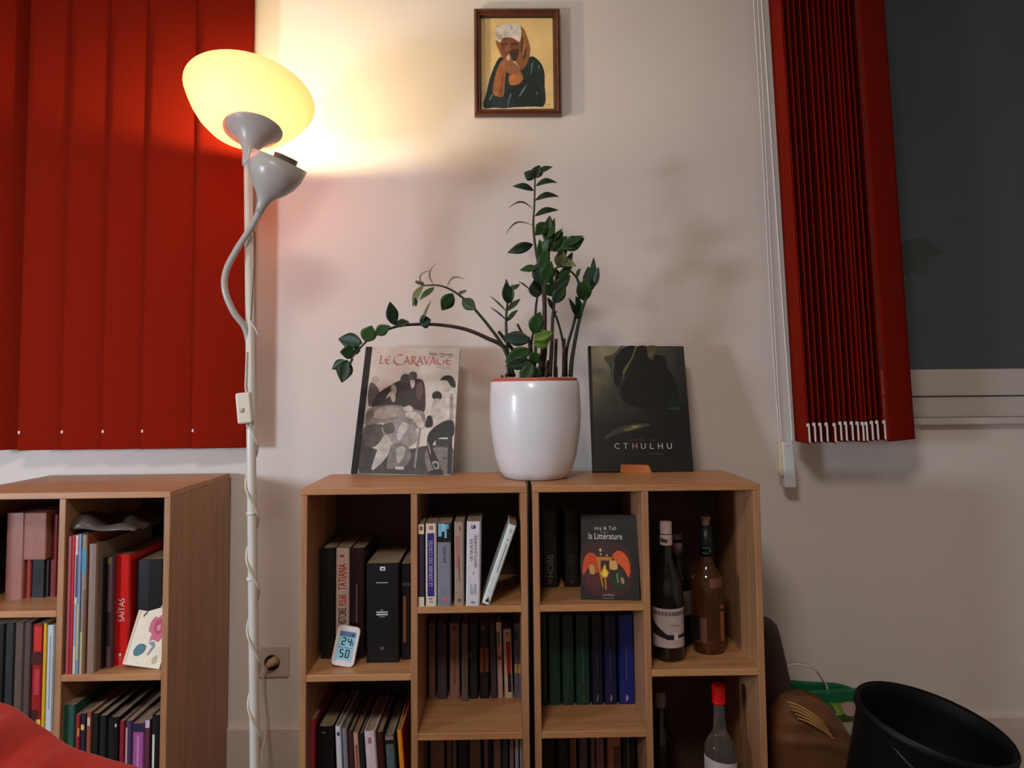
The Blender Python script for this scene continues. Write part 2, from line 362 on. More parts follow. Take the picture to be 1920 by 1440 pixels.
# --- middle bookcase, top-right compartment
yG = -0.494; g = 'paperbacks in the top right compartment of the middle bookcase'
bk(784.5, 795.5, 983, yG, S1, 0.13, (56, 40, 56), 'dark purple paperback with cream ends at the far left of its row', group=g, hard=False, pr=(((222, 196, 160), .0, .88, 1, 1), ((216, 204, 180), .0, .0, 1, .115), ((120, 66, 40), .25, .925, .75, .975)))
bk(798, 819, 982, yG, S1, 0.13, (218, 204, 190), 'cream paperback with a long violet label on its spine', group=g, hard=False,
   pr=(((52, 44, 120), .16, .12, .78, .885), ((170, 110, 90), .32, .925, .68, .975), ((110, 100, 100), .3, .085, .62, .1), ((150, 140, 130), .35, .045, .65, .065)),
   tx=(('LE DERNIER DES CONTES', (196, 176, 196), .47, .52, .55, .34),))
t = bk(820.5, 846, 981, yG, S1, 0.14, (128, 132, 142), 'grey paperback with a black and icy blue picture on its top', group=g, hard=False, cover2=(18, 18, 20),
   pr=(((16, 18, 20), 0, .77, 1, 1), ((120, 180, 205), .05, .84, .32, .995), ((150, 200, 216), .30, .90, .55, .995), ((130, 188, 210), .52, .82, .68, .985), ((96, 160, 190), .66, .93, .85, .99), ((210, 70, 66), .44, .055, .64, .105), ((236, 160, 150), .5, .065, .58, .095)),
   tx=(('JEAN DANTE', (74, 76, 84), .54, .62, .2, .28),))
bk(852, 870, 979, yG, S1, 0.14, (164, 140, 124), 'beige paperback with a faded pink streak, left of the white one', group=g, hard=False,
   pr=(((168, 116, 106), .1, .45, .5, .83), ((96, 78, 68), .46, .30, .55, .58), ((104, 84, 72), .32, .05, .66, .085), ((110, 94, 84), .5, .90, .7, .95)))
bk(873, 899, 978, -0.497, S1, 0.14, (214, 210, 218), 'thick white paperback with outlined title lettering on its spine', group=g, hard=False, lean=0.018,
   pr=(((40, 40, 46), .32, .915, .64, .955), ((220, 216, 222), .36, .93, .5, .945), ((60, 58, 64), .50, .365, .54, .40), ((150, 130, 130), .36, .03, .64, .055)),
   tx=(('LES SALAUDS', (96, 84, 90), .34, .665, .26, .2), ('GENTILSHOMMES', (110, 94, 96), .66, .645, .38, .2), ('SCOTT', (110, 106, 112), .40, .20, .12, .17), ('LYNCH', (110, 106, 112), .66, .20, .12, .17)))
p0 = P(903, 1131, yG); wl = P(917.5, 1137, yG).x-p0.x
book(p0.x, p0.x+wl, yG, S1+0.0005, S1+0.207, 0.14, (216, 224, 220), 'white paperback with a black triangle emblem leaning far to the right', group=g, hard=False, lean=0.345,
     pr=(((22, 22, 26), .30, .03, .80, .045), ((22, 22, 26), .38, .045, .72, .06), ((22, 22, 26), .48, .06, .62, .085), ((96, 104, 108), .5, .40, .58, .76), ((110, 116, 120), .44, .80, .58, .82)),
     tx=(('NEMO', (120, 124, 128), .5, .925, .05, .26),))
# --- middle bookcase, middle-right compartment (set back)
yH = -0.293; g = 'paperbacks set back in the middle right compartment'
z = S2
def hb(px0, px1, pyt, col, label, yf=yH, **k):
    return bk(px0, px1, pyt, yf, z, 0.108, col, label, group=g, hard=False, **k)
hb(786, 801, 1172, (60, 42, 34), 'dark brown paperback in shadow at the left end of the set back row')
hb(803, 816, 1169, (118, 82, 70), 'thin brown paperback with a round dark seal at its top', pr=(((64, 40, 34), .3, .90, .7, .95),))
hb(819.5, 838, 1169, (66, 60, 62), 'charcoal grey paperback between two brown pink spines', pr=(((48, 44, 46), .1, .82, .55, .98),))
hb(843, 862, 1169, (150, 108, 100), 'pink brown paperback, widest of the left group, with a round seal', pr=(((72, 42, 36), .3, .91, .64, .955), ((120, 84, 80), .4, .2, .6, .8)))
hb(865, 877.5, 1170, (106, 92, 86), 'grey brown paperback that stands forward of its row', yf=-0.31, pr=(((84, 78, 58), .35, .2, .65, .55),))
hb(880, 896, 1172, (30, 30, 26), 'black paperback left of the orange striped spine', pr=(((96, 70, 60), .02, .55, .3, .62),))
hb(899, 917, 1170, (20, 14, 14), 'black paperback with two orange stripes', pr=(((120, 54, 34), .06, .35, .42, .68), ((120, 54, 34), .58, .36, .95, .68), ((130, 66, 48), .2, .92, .55, .97)))
hb(920, 932, 1168, (62, 56, 62), 'thin slate paperback right of the orange striped spine', lean=-0.02)
hb(933.5, 943, 1167, (190, 150, 142), 'thin cream and pink paperback with sketch pattern', lean=-0.02, pr=(((206, 200, 180), 0, .88, 1, 1), ((130, 126, 110), 0, .70, .8, .87), ((214, 210, 206), .8, .62, 1, .9), ((120, 70, 70), .2, .50, .8, .56)))
hb(946, 961.5, 1180, (206, 184, 156), 'short cream paperback with a red and navy strip', lean=-0.02, pr=(((160, 24, 22), .36, .36, .84, .82), ((22, 24, 44), .42, .09, .86, .36), ((190, 110, 60), .35, .90, .75, .96)))
hb(964, 979, 1169, (100, 98, 116), 'blue grey paperback with a yellow band, right end of the row', pr=(((206, 156, 82), .05, .33, .95, .455), ((70, 68, 86), .4, .1, .52, .9), ((50, 56, 62), .05, .78, .5, .90)))
# --- middle bookcase, bottom-right compartment
z = zb; yI = -0.36; g = 'books in the bottom right compartment of the middle bookcase'
def ib(px0, px1, col, label, dz=0.255, yf=yI, **k):
    a = P(px0, 1415, yf).x; b = P(px1, 1415, yf).x
    return book(a, b-0.0005, yf, zb, zb+dz, 0.16, col, label, group=g, hard=False, **k)
ib(787, 802, (84, 62, 54), 'dark brown book at the left of the bottom row, middle bookcase')
ib(806, 833, (134, 94, 82), 'wide brown book, second in the bottom row, middle bookcase')
ib(837, 847, (110, 82, 70), 'thin brown book with its twin at the right, bottom row')
ib(848, 856, (122, 92, 78), 'thinner tan brown book right of its twin, bottom row')
ib(858, 878, (28, 30, 24), 'black green book between brown books, bottom row of the middle bookcase')
ib(880, 902, (126, 94, 88), 'rosy brown book right of the black green one, bottom row')
ib(904, 924, (24, 18, 18), 'black book with a pink bar, bottom row of the middle bookcase', pr=(((150, 104, 94), .25, .0, .52, .90),))
ib(925, 940, (150, 112, 104), 'pinkish book right of the black book with a bar')
ib(942, 953, (66, 66, 70), 'dark grey thin book, bottom row of the middle bookcase')
ib(956, 964, (162, 130, 118), 'thin beige book left of the white pair, bottom row')
ib(966, 973, (206, 198, 194), 'thin white book with warm tint, bottom row')
ib(975, 981, (200, 214, 218), 'thinnest pale blue white book at the right end, bottom row')
# --- right bookcase, top-left compartment
yJ = -0.33; g = 'black hardbacks at the back beside the fireplace picture book'
for px0, px1, pt, lb, tl in ((1017, 1046, 962, 'black hardback with silver spine title and red square, left of the pair', 'HOBB'), (1058, 1086, 962, 'black hardback, right of the pair and half behind the fireplace picture book', 'HOBB')):
    bk(px0, px1, pt, yJ, S1, 0.145, (15, 14, 15), lb, group=g, hard=False, pr=(((110, 46, 36), .36, .05, .6, .115), ((44, 44, 50), .3, .68, .7, .9)) if px0 < 1040 else (((80, 24, 26), .36, .05, .62, .10),),
       tx=((tl, (128, 124, 122) if px0 < 1040 else (64, 50, 50), .5, .29, .30, .42),))
def flatbook(label, mtx, wd, h, th, col, spine, page=None, name='book', group=None):
    """a book standing with its front board to the room: local x right, z up, front face at y=0"""
    t = thing(name, label, 'book', group=group, mtx=mtx)
    bt = 0.0025; hw = wd/2
    obj('front_cover', box((-hw, 0, 0), (hw, bt, h), 0.0006, 1), mat(col, 0.4, 0.05, 40), t)
    obj('back_cover', box((-hw, th-bt, 0), (hw, th, h), 0.0006, 1), mat(col, 0.45, 0.05, 40), t)
    obj('spine', box((-hw-0.002, 0, 0), (-hw+0.001, th, h), 0.0008, 1), mat(spine, 0.5, 0.06, 40), t)
    obj('page_block', box((-hw+0.002, bt, 0.003), (hw-0.003, th-bt, h-0.003)), page or PAGE, t)
    return t
def pose(x, y, z, yaw, lean, roll, wd, lift=True):
    m = Matrix.Rotation(yaw, 4, 'Z') @ Matrix.Rotation(lean, 4, 'X') @ Matrix.Rotation(roll, 4, 'Y')
    lo = min((m @ Vector((sx*wd/2, 0, 0))).z for sx in (-1, 1))
    return Matrix.Translation((x, y, z-lo)) @ m
# picture book with the fireplace
wT, hT = 0.148, 0.214
tb = flatbook('dark picture book with glowing fireplace cover leaning in the right bookcase', pose(0.274, -0.462, S1, -0.10, -0.27, 0.01, wT), wT, hT, 0.016, (28, 17, 16), (20, 14, 14))
fT = frame((0, 0, 0), (1, 0, 0), (0, 0, 1))
def uvT(pts):   # crop pixels of the cover (1000..1220 enlarged 6.545x) to cover metres
    return [((x-955)/720*wT*0.98, (1280-y)/1075*hT) for x, y in pts]
prints(tb, 'cover_print', fT, [
    ((22, 14, 14), rect(-wT*.46, hT*.01, wT*.48, hT*.99)),
    ((58, 22, 18), uvT(blob([(600, 640), (830, 560), (1180, 640), (1230, 1000), (1120, 1210), (720, 1210), (590, 1000)]))),
    ((52, 30, 24), uvT(rect(835, 560, 965, 740))),
    ((200, 66, 24), uvT(blob([(612, 980), (610, 830), (650, 730), (720, 700), (780, 745), (800, 860), (790, 960), (700, 870)]))),
    ((212, 84, 26), uvT(blob([(985, 740), (1040, 675), (1110, 680), (1180, 760), (1210, 880), (1190, 1000), (1130, 900), (1060, 830)]))),
    ((190, 120, 38), uvT([(780, 750), (985, 750), (935, 1000), (900, 1000), (905, 1160), (890, 1160), (880, 1010), (850, 1010), (868, 1130), (855, 1130), (820, 980)])),
    ((46, 28, 20), uvT(rect(835, 795, 945, 995))),
    ((232, 172, 40), uvT(blob([(835, 960), (860, 900), (890, 840), (905, 900), (935, 950), (905, 1000), (860, 995)]))),
    ((246, 214, 90), uvT(blob([(870, 970), (890, 900), (905, 970), (890, 990)]))),
    ((196, 150, 80), uvT(blob([(690, 870), (740, 855), (760, 960), (700, 960)]))),
    ((210, 160, 84), uvT(blob([(950, 810), (1030, 800), (1045, 900), (960, 900)]))),
    ((84, 20, 24), uvT(blob([(640, 980), (760, 980), (830, 1080), (800, 1140), (680, 1120)]))),
    ((34, 44, 26), uvT(blob([(980, 980), (1080, 920), (1150, 1010), (1130, 1150), (1010, 1130)]))),
    ((96, 130, 60), uvT([(1030, 960), (1050, 950), (1060, 1070), (1040, 1070)])),
    ((180, 120, 120), uvT(blob([(1085, 1010), (1120, 1010), (1130, 1070), (1100, 1075)]))),
    ((220, 180, 110), uvT(ell(832, 665, 14, 22))), ((220, 180, 110), uvT(ell(836, 718, 11, 13))), ((220, 180, 110), uvT(ell(918, 730, 11, 12))),
])
def tT(s, x, y, w_, h_, c):
    u, v = uvT([(x, y)])[0]; text(tb, s, c, fT, u, v, w_/720*wT, h_/1075*hT, 'cover_title', off=0.002)
tT('tiny & Tall', 895, 392, 280, 60, (196, 188, 180)); tT('lisent', 890, 436, 100, 22, (150, 140, 134)); tT('la Littérature', 900, 487, 425, 78, (222, 216, 208)); tT('LAPIN', 925, 1222, 140, 24, (190, 150, 156)); tT('éditions', 925, 1260, 130, 14, (180, 140, 146))
# --- right bookcase: green and blue volumes
yK = -0.345; g = 'green and blue volumes in the right bookcase'
cols = [((18, 44, 20), 1014, 1026.5, 'half hidden olive green volume at the left end, right bookcase'), ((16, 56, 46), 1028.5, 1051.5, 'second green volume from the bookcase side, plain dark green spine'),
        ((15, 58, 48), 1053.5, 1077, 'third green volume, with a faint sheen on its spine'), ((14, 58, 50), 1079, 1106.5, 'widest dark green volume, beside the darkest navy one'),
        ((20, 22, 48), 1109, 1130.5, 'darkest navy volume with silver emblem, beside the green ones'), ((16, 28, 76), 1132.5, 1157, 'middle blue volume with silver emblem at its foot'), ((14, 40, 122), 1159.5, 1189.5, 'brightest blue volume with violet emblem at the right end')]
for i, (c, a, b, lb) in enumerate(cols):
    pr = []
    if i >= 4:
        e = ((130, 126, 140), (150, 156, 176), (190, 160, 216))[i-4]
        pr = [(e, .44, .035, .50, .085), (e, .50, .05, .57, .10), (e, .46, .095, .53, .11), (tuple(int(v*.55) for v in e), .48, .27, .53, .60)]
    elif i > 0: pr = [((50, 100, 84), .5, .25, .53, .58)]
    if i == 3: pr = [((66, 112, 100), .49, .22, .53, .85), ((60, 104, 92), .5, .03, .56, .11)]
    bk(a, b, 1153, yK, S2, 0.15, c, lb, group=g, hard=True, rough=0.28, coat=0.3, pr=pr, pym=1240)
# --- right bookcase: bottom row
g = 'books in the bottom compartment of the right bookcase'
yL = -0.37
def lb_(px0, px1, col, label, **k):
    a = P(px0, 1420, yL).x; b = P(px1, 1420, yL).x
    return book(a, b-0.0005, yL, zb, zb+0.262, 0.16, col, label, group=g, hard=False, **k)
lb_(1018, 1042, (22, 20, 20), 'black book, leftmost of the bottom row in the right bookcase')
lb_(1044, 1066, (26, 22, 20), 'second black book beside the thin orange brown spine', pr=(((70, 50, 40), .3, .88, .7, .93),))
lb_(1069, 1081, (140, 96, 66), 'thin orange brown book, bottom row of the right bookcase', pr=(((110, 70, 40), .3, .0, .7, 1),))
lb_(1086, 1102, (92, 84, 74), 'olive grey book, bottom row of the right bookcase')
lb_(1108, 1116, (126, 94, 88), 'narrow rosy book left of the striped rosy one')
lb_(1118, 1133, (142, 104, 98), 'rosy book with brown stripe, bottom row of the right bookcase', pr=(((104, 72, 66), .4, 0, .55, .95),))
lb_(1139, 1165, (172, 116, 92), 'salmon book with a brown label, bottom row of the right bookcase', pr=(((96, 62, 50), .45, .0, .95, .80),))
lb_(1168, 1192, (24, 26, 24), 'black book with a grey line at the right end, bottom row', pr=(((120, 124, 120), .4, .2, .46, .9),))

# --- left bookcase, right column upper compartment
g = 'books beside the flower card in the left bookcase'
yC = -0.435; zC = LSM; dC = 0.30
def cb(px0, px1, pyt, col, label, yf=yC, dep=dC, **k):
    return bk(px0, px1, pyt, yf, zC, dep, col, label, group=g, pym=1140, **k)
cb(125, 132, 1006, (170, 70, 84), 'thin rosy magazine tight against the divider of the left bookcase', hard=False)
cb(132.5, 137.5, 1004, (190, 40, 52), 'thin red comic, second from the divider', hard=False)
cb(138, 144.5, 1004, (200, 198, 180), 'thin cream comic with a blue figure strip', hard=False, pr=(((60, 62, 120), .35, .55, .9, .86), ((150, 160, 200), .2, .2, .7, .5), ((216, 160, 170), .3, .88, .9, .97)))
cb(145, 150, 1002, (120, 150, 190), 'thin sky blue comic beside the orange topped album', hard=False, pr=(((216, 204, 120), .05, .1, .5, .5),))
cb(150.5, 161, 1003, (150, 126, 110), 'album with orange cover and teal upper spine', cover2=(170, 84, 36), page=mat((160, 86, 46), 0.7, 0.1, 80), pr=(((70, 140, 160), .1, .72, .9, .90), ((190, 170, 120), .1, .0, .5, .30), ((110, 90, 70), .5, .0, .9, .6)))
cb(163, 180, 1020, (140, 118, 104), 'grey beige boxed album with a black mark on its top', page=mat((128, 112, 98), 0.8, 0.08, 60), yf=-0.43)
cb(182, 197, 1046, (20, 15, 15), 'black album between the boxed album and the thin plum book', yf=-0.40, dep=0.27, pr=(((60, 26, 22), .2, .3, .5, .8),))
cb(199, 210, 1044, (96, 70, 74), 'thin plum grey book with an olive top edge left of the red book', yf=-0.40, dep=0.27, pr=(((120, 110, 40), .1, .93, .7, .99), ((40, 24, 28), .2, .2, .8, .5)))
cb(213, 242, 1040, (208, 26, 22), 'bright red thick book with pale lettering on its spine', yf=-0.38, dep=0.25, rough=0.3, coat=0.4,
   pr=(((220, 190, 190), .40, .085, .56, .11), ((200, 130, 130), .34, .058, .6, .066)), tx=(('SAÏTAS', (226, 190, 176), .48, .50, .21, .52),))
cb(252, 304, 1050, (16, 14, 16), 'thick black book behind the flower card in the left bookcase', yf=-0.36, dep=0.24)
# crumpled clear sleeve lying on the books
p = P(139, 975, -0.36)
sl = thing('plastic_sleeve', 'crumpled clear grey plastic sleeve lying on top of the comics', 'sleeve', (P(125, 1000, -0.43).x+0.078, -0.30, P(145, 1000, -0.43).z))
bm = bmesh.new(); NX, NY = 14, 12; vv = []
for i in range(NX+1):
    for j in range(NY+1):
        u, v = i/NX, j/NY
        vv.append(bm.verts.new((-0.075+0.17*u, -0.125+0.25*v, 0.004+0.034*(1-u)**0.7*(0.6+0.4*math.sin(9*u+4*v))*(1 if j else .25)+0.006*math.sin(17*u*v+6*v))))
for i in range(NX):
    for j in range(NY): bm.faces.new((vv[i*(NY+1)+j], vv[(i+1)*(NY+1)+j], vv[(i+1)*(NY+1)+j+1], vv[i*(NY+1)+j+1]))
o = obj('film', bm, mat((104, 92, 82), 0.35, 0.1, 12, trans=0.3), sl, True)
md = o.modifiers.new('s', 'SOLIDIFY'); md.thickness = 0.0012
# flower card
wFl, hFl = 0.098, 0.176
fb = flatbook('cream booklet with a red flower picture leaning in the left bookcase', pose(P(266, 1262, -0.41).x-0.004, -0.408, LSM, -0.02, -0.36, 0.13, wFl), wFl, hFl, 0.009, (226, 210, 184), (196, 172, 140))
def uvF(pts): return [((x/1.0-0.5)*wFl, y*hFl) for x, y in pts]
prints(fb, 'cover_print', frame((0, 0, 0), (1, 0, 0), (0, 0, 1)), [
    ((206, 178, 140), uvF(rect(.03, .02, .06, .98))),
    ((196, 84, 110), uvF(blob([(.42, .62), (.50, .70), (.58, .69), (.66, .74), (.74, .70), (.86, .70), (.90, .60), (.93, .52), (.84, .44), (.76, .36), (.62, .38), (.52, .36), (.52, .46), (.42, .50)]))),
    ((170, 40, 66), uvF(blob([(.55, .62), (.66, .68), (.78, .62), (.80, .52), (.70, .46), (.58, .50)]))),
    ((214, 120, 136), uvF(blob([(.62, .58), (.70, .60), (.72, .53), (.64, .52)]))),
    ((120, 130, 150), uvF([(.50, .34), (.66, .36), (.72, .30), (.60, .16), (.56, .17), (.64, .29)])),
    ((46, 104, 116), uvF(blob([(.18, .20), (.24, .28), (.36, .31), (.48, .28), (.46, .20), (.34, .14), (.22, .14)]))),
    ((180, 180, 130), uvF(blob([(.74, .14), (.84, .18), (.86, .08), (.76, .06)]))),
    ((90, 84, 84), uvF([(.16, .70), (.24, .78), (.26, .74), (.18, .67)])),
])
fr0 = frame((0, 0, 0), (1, 0, 0), (0, 0, 1))
text(fb, 'Les fleurs', (150, 140, 130), fr0, 0.012, hFl*.90, wFl*.5, hFl*.03, 'cover_title', off=0.0012); text(fb, 'du jardin', (150, 140, 130), fr0, 0.012, hFl*.84, wFl*.55, hFl*.03, 'cover_title', off=0.0012)
# --- left bookcase, left column
g = 'books in the left column of the left bookcase'
yA = -0.33
t = bk(10, 44, 962, yA, LS1, 0.20, (158, 104, 92), 'dusty pink slipcase with a cut out lower right front', group=g, pym=1040, page=mat((120, 80, 72), .7, .1, 30), hard=False)
fr = frame((0, 0, 0), (1, 0, 0), (0, 0, 1))
hA = P(30, 962, yA).z-LS1; a = P(10, 1040, yA).x; b = P(86, 1040, yA).x; c = P(44, 1040, yA).x; mid = (a+c)/2
bm = bmesh.new(); bm_box(bm, (c-mid, -0.001, hA*.45), (b-mid, 0.05, hA), 0.004)
obj('slipcase_flap', bm, mat((158, 104, 92), 0.6, 0.06, 30), t)
bk(45, 58, 1045, yA+0.012, LS1, 0.16, (150, 48, 32), 'orange red book peeping below the dusty pink slipcase flap', group=g, hard=False, pym=1080)
bk(59, 84, 1045, yA+0.014, LS1, 0.16, (16, 14, 16), 'black book with a white slash below the slipcase flap', group=g, hard=False, pym=1080)
fr2 = frame((P(71, 1090, yA).x, yA+0.013, P(71, 1075, yA).z), (1, 0, 0), (0, 0, 1))
bk(94, 107.5, 965, yA+0.02, LS1, 0.18, (112, 26, 30), 'maroon hardback at the right end of the upper left compartment', group=g, pym=1040)
bk(86.5, 93, 990, yA+0.02, LS1, 0.18, (34, 24, 26), 'thin black book between the slipcase and the maroon hardback', group=g, pym=1040)
bk(-55, -22, 975, yA, LS1, 0.18, (40, 30, 28), 'dark book mostly cut off by the left edge, upper left compartment', group=g, pym=1040)
yB = -0.42
for px0, px1, pt, col, lb, kw in ((-40, -12, 1172, (20, 20, 22), 'black album cut off by the left edge beneath the slipcase', {}), (-10, 7, 1170, (16, 16, 16), 'black album left of the dark slate one, left edge', {}),
        (8, 25, 1168, (40, 44, 42), 'dark slate album beside the wide brown one', {}), (26, 43, 1167, (94, 74, 68), 'wide brown album left of its darker neighbour', {}), (43.5, 57, 1167, (86, 66, 62), 'darker brown album next to the red patterned one', {}),
        (59, 79, 1171, (150, 20, 24), 'red patterned album with a yellow foot', dict(pr=(((200, 40, 30), .2, .75, .9, .98), ((70, 10, 16), .0, .62, 1, .74), ((190, 50, 60), .3, .34, .8, .58), ((60, 16, 14), .1, .02, .7, .2), ((220, 180, 40), .6, .02, 1, .11)))),
        (79.5, 86, 1169, (214, 168, 30), 'thin yellow album left of the pale blue one', {}), (86.5, 100, 1172, (190, 204, 208), 'pale blue white album at the right end of its compartment', dict(pr=(((150, 160, 166), .4, .2, .6, .9),)))):
    bk(px0, px1, pt, yB, LS2, 0.22, col, lb, group='albums in the lower left compartment of the left bookcase', pym=1255, hard=False, **kw)
# --- left bookcase, lower-right compartment
g = 'albums under the flower card in the left bookcase'; zD = 0.0605; yD = -0.425
def db(px0, px1, pyt, col, label, yf=yD, **k):
    a = P(px0, 1400, yf).x; b = P(px1, 1400, yf).x
    return book(a, b-0.0004, yf, zD, P((px0+px1)/2, pyt, yf).z, 0.30, col, label, group=g, **k)
db(113, 139, 1322, (40, 84, 70), 'dark green folder at the left under the flower card', hard=False)
db(140.5, 149, 1340, (150, 34, 44), 'thin red album beside the green folder', hard=False, pr=(((210, 150, 60), .5, .84, .9, .9),))
db(150, 160, 1338, (36, 34, 50), 'thin navy album with a yellow dot', hard=False, pr=(((220, 190, 120), .1, .88, .7, .92),))
db(161, 170, 1335, (150, 74, 58), 'thin rust album left of the black ones', hard=False, pr=(((206, 190, 160), .2, .9, .8, .96),))
db(171.5, 184, 1338, (14, 14, 16), 'first black album right of the rust one', hard=False)
db(185, 199, 1342, (20, 20, 24), 'second black album with a bluish cast', hard=False)
db(200, 222, 1346, (12, 12, 12), 'wide black album with a pale round dot', pr=(((190, 190, 180), .68, .93, .82, .955),))
db(223.5, 233, 1352, (140, 30, 44), 'crimson album left of the purple one', hard=False)
db(234.5, 247, 1352, (70, 52, 84), 'dark violet album with pale left stripe', hard=False, pr=(((190, 150, 150), .05, .4, .35, .95), ((30, 40, 66), .2, .0, .9, .45)))
db(248, 270, 1356, (168, 84, 150), 'purple pink album with a dark top', hard=False, pr=(((40, 30, 60), 0, .93, 1, 1), ((196, 130, 180), .4, .1, .6, .9)))
db(271, 281, 1350, (96, 46, 58), 'dark rose thin album right of the purple pink one', hard=False, pr=(((200, 190, 214), .1, .94, .9, 1),))
db(282.5, 303, 1342, (14, 14, 16), 'black album with white label marks at the right end', pr=(((210, 214, 206), .15, .55, .35, .86),))

# ------------------------------------------------------------------ thermometer clock
wC, hC = 0.058, 0.096
th = thing('thermometer', 'white digital thermometer showing 24 and 50, on the middle bookcase shelf', 'thermometer', mtx=pose(-0.412, -0.452, SM, 0.02, -0.26, 0.165, wC))
bm = bmesh.new(); bm_box(bm, (-wC/2, 0, 0), (wC/2, 0.016, hC))
es = [e for e in bm.edges if abs(e.verts[0].co.y-e.verts[1].co.y) > 0.01]
bmesh.ops.bevel(bm, geom=es, offset=0.011, segments=5, affect='EDGES', profile=0.5)
obj('case', bm, mat((226, 216, 214), 0.35, 0.02, 30), th)
fS = frame((0, 0, 0), (1, 0, 0), (0, 0, 1))
sc_ = prints(th, 'screen', fS, [((150, 206, 222), blob([(-.019, .014), (.019, .014), (.021, .016), (.021, .081), (.019, .083), (-.019, .083), (-.021, .081), (-.021, .016)], 3)), ((92, 116, 150), rect(-.0205, .070, .0205, .082)), ((40, 60, 84), rect(.011, .073, .016, .077))], base=0.0004, rough=0.2)
SEG = {'2': 'abged', '4': 'fgbc', '5': 'afgcd', '0': 'abcdef'}
def digit(ch, x, y, w_, h_, t_):
    R = {'a': rect(x+t_*.4, y+h_-t_, x+w_-t_*.4, y+h_), 'd': rect(x+t_*.4, y, x+w_-t_*.4, y+t_), 'g': rect(x+t_*.6, y+h_/2-t_/2, x+w_-t_*.6, y+h_/2+t_/2),
         'f': rect(x, y+h_/2, x+t_, y+h_-t_*.3), 'b': rect(x+w_-t_, y+h_/2, x+w_, y+h_-t_*.3), 'e': rect(x, y+t_*.3, x+t_, y+h_/2), 'c': rect(x+w_-t_, y+t_*.3, x+w_, y+h_/2)}
    return [((18, 34, 46), R[s]) for s in SEG[ch]]
it = digit('2', -.012, .049, .0105, .019, .0028)+digit('4', .0025, .049, .0105, .019, .0028)+digit('5', -.012, .020, .0105, .020, .0028)+digit('0', .0025, .020, .0105, .020, .0028)
it += [((40, 70, 84), rect(-.018, .0435, .018, .0445)), ((60, 90, 104), rect(.0155, .049, .0175, .062))]
prints(th, 'digits', fS, it, base=0.0009, step=0.00001)
obj('stand', box((-0.016, 0.016, 0.005), (0.016, 0.034, 0.05), 0.003), mat((190, 182, 178), 0.5, 0.02, 30), th)

# ------------------------------------------------------------------ bottles
def bottle(label, px, ybase, yc, prof, m, z0, parts=(), group='bottles in the right bookcase', n=28):
    """prof in metres (radius, height) from the base; parts = (name, material, profile, close)"""
    p = P(px, ybase, yc); t = thing('bottle', label, 'bottle', (p.x, yc, z0), group)
    obj('glass', lathe(prof, n), m, t, True)
    for nm, mm, pf in parts: obj(nm, lathe(pf, n, cap0=False if nm == 'label' else True, cap1=False if nm == 'label' else True), mm, t, nm != 'cap')
    return t
def sh(R, prof): return [(r+R, z) for r, z in prof]
DARK = mat((14, 14, 12), 0.08, 0.05, 20, coat=0.3)
yW = -0.412; hW = P(1245, 978, yW).z-SM; rW = 0.0405
pw = [(rW*.9, 0), (rW, .006), (rW, hW*.52), (rW*.92, hW*.58), (rW*.62, hW*.66), (rW*.40, hW*.73), (rW*.36, hW*.80), (rW*.34, hW*.985), (0.006, hW*.986)]
LABW = mat((196, 178, 176), 0.6, 0.05, 30)
wb = bottle('dark wine bottle with a black and white picture label and white capsule', 1253, 1200, yW, pw, DARK, SM,
       (('cap', mat((206, 176, 172), 0.45, 0.04, 30), [(rW*.385, hW*.83), (rW*.40, hW*.835), (rW*.40, hW*.90), (rW*.385, hW*.905), (rW*.385, hW), (0.004, hW*1.001)]),))
def wrap(parent, name, R, items, step=0.0001, base=0.0008):
    """print wrapped on a bottle: (colour, polygon in (angle rad from the room side, height))"""
    bm = bmesh.new(); ms = []; idx = {}
    for k, (col, (a0, z0_, a1, z1_)) in enumerate(items):
        if col not in idx: idx[col] = len(ms); ms.append(mat(col, 0.55, 0.06, 40))
        n = 14; rr = R+base+step*k; A = []
        for i in range(n+1):
            a = -PI/2+a0+(a1-a0)*i/n
            za = z0_ if not isinstance(z0_, tuple) else z0_[0]+(z0_[1]-z0_[0])*i/n
            zb_ = z1_ if not isinstance(z1_, tuple) else z1_[0]+(z1_[1]-z1_[0])*i/n
            A.append((bm.verts.new((rr*math.cos(a), rr*math.sin(a), za)), bm.verts.new((rr*math.cos(a), rr*math.sin(a), zb_))))
        for p_, q in zip(A, A[1:]): f = bm.faces.new((p_[0], q[0], q[1], p_[1])); f.material_index = idx[col]
    return obj(name, bm, ms, parent, True, recalc=False)
wrap(wb, 'label', rW, [((196, 178, 178), (-1.5, hW*.105, 1.5, hW*.385)), ((120, 106, 108), (-1.3, hW*.335, 1.4, hW*.365)), ((34, 28, 30), (-1.5, (hW*.20, hW*.165), -.15, (hW*.305, hW*.19))),
     ((30, 26, 28), (-.3, hW*.165, .2, hW*.20)), ((46, 40, 42), (.45, (hW*.175, hW*.17), 1.4, (hW*.195, hW*.205))), ((222, 208, 206), (.15, hW*.16, .42, hW*.215)), ((160, 146, 146), (-.1, hW*.262, .5, hW*.272))])
wrap(wb, 'capsule_band', rW*.40, [((70, 56, 58), (-1.2, (hW*.855, hW*.85), .0, (hW*.885, hW*.875))), ((50, 40, 42), (-1.5, hW*.91, 1.5, hW*.915))], base=0.0006)
y2 = -0.30
hb2 = P(1272, 1000, y2).z-SM
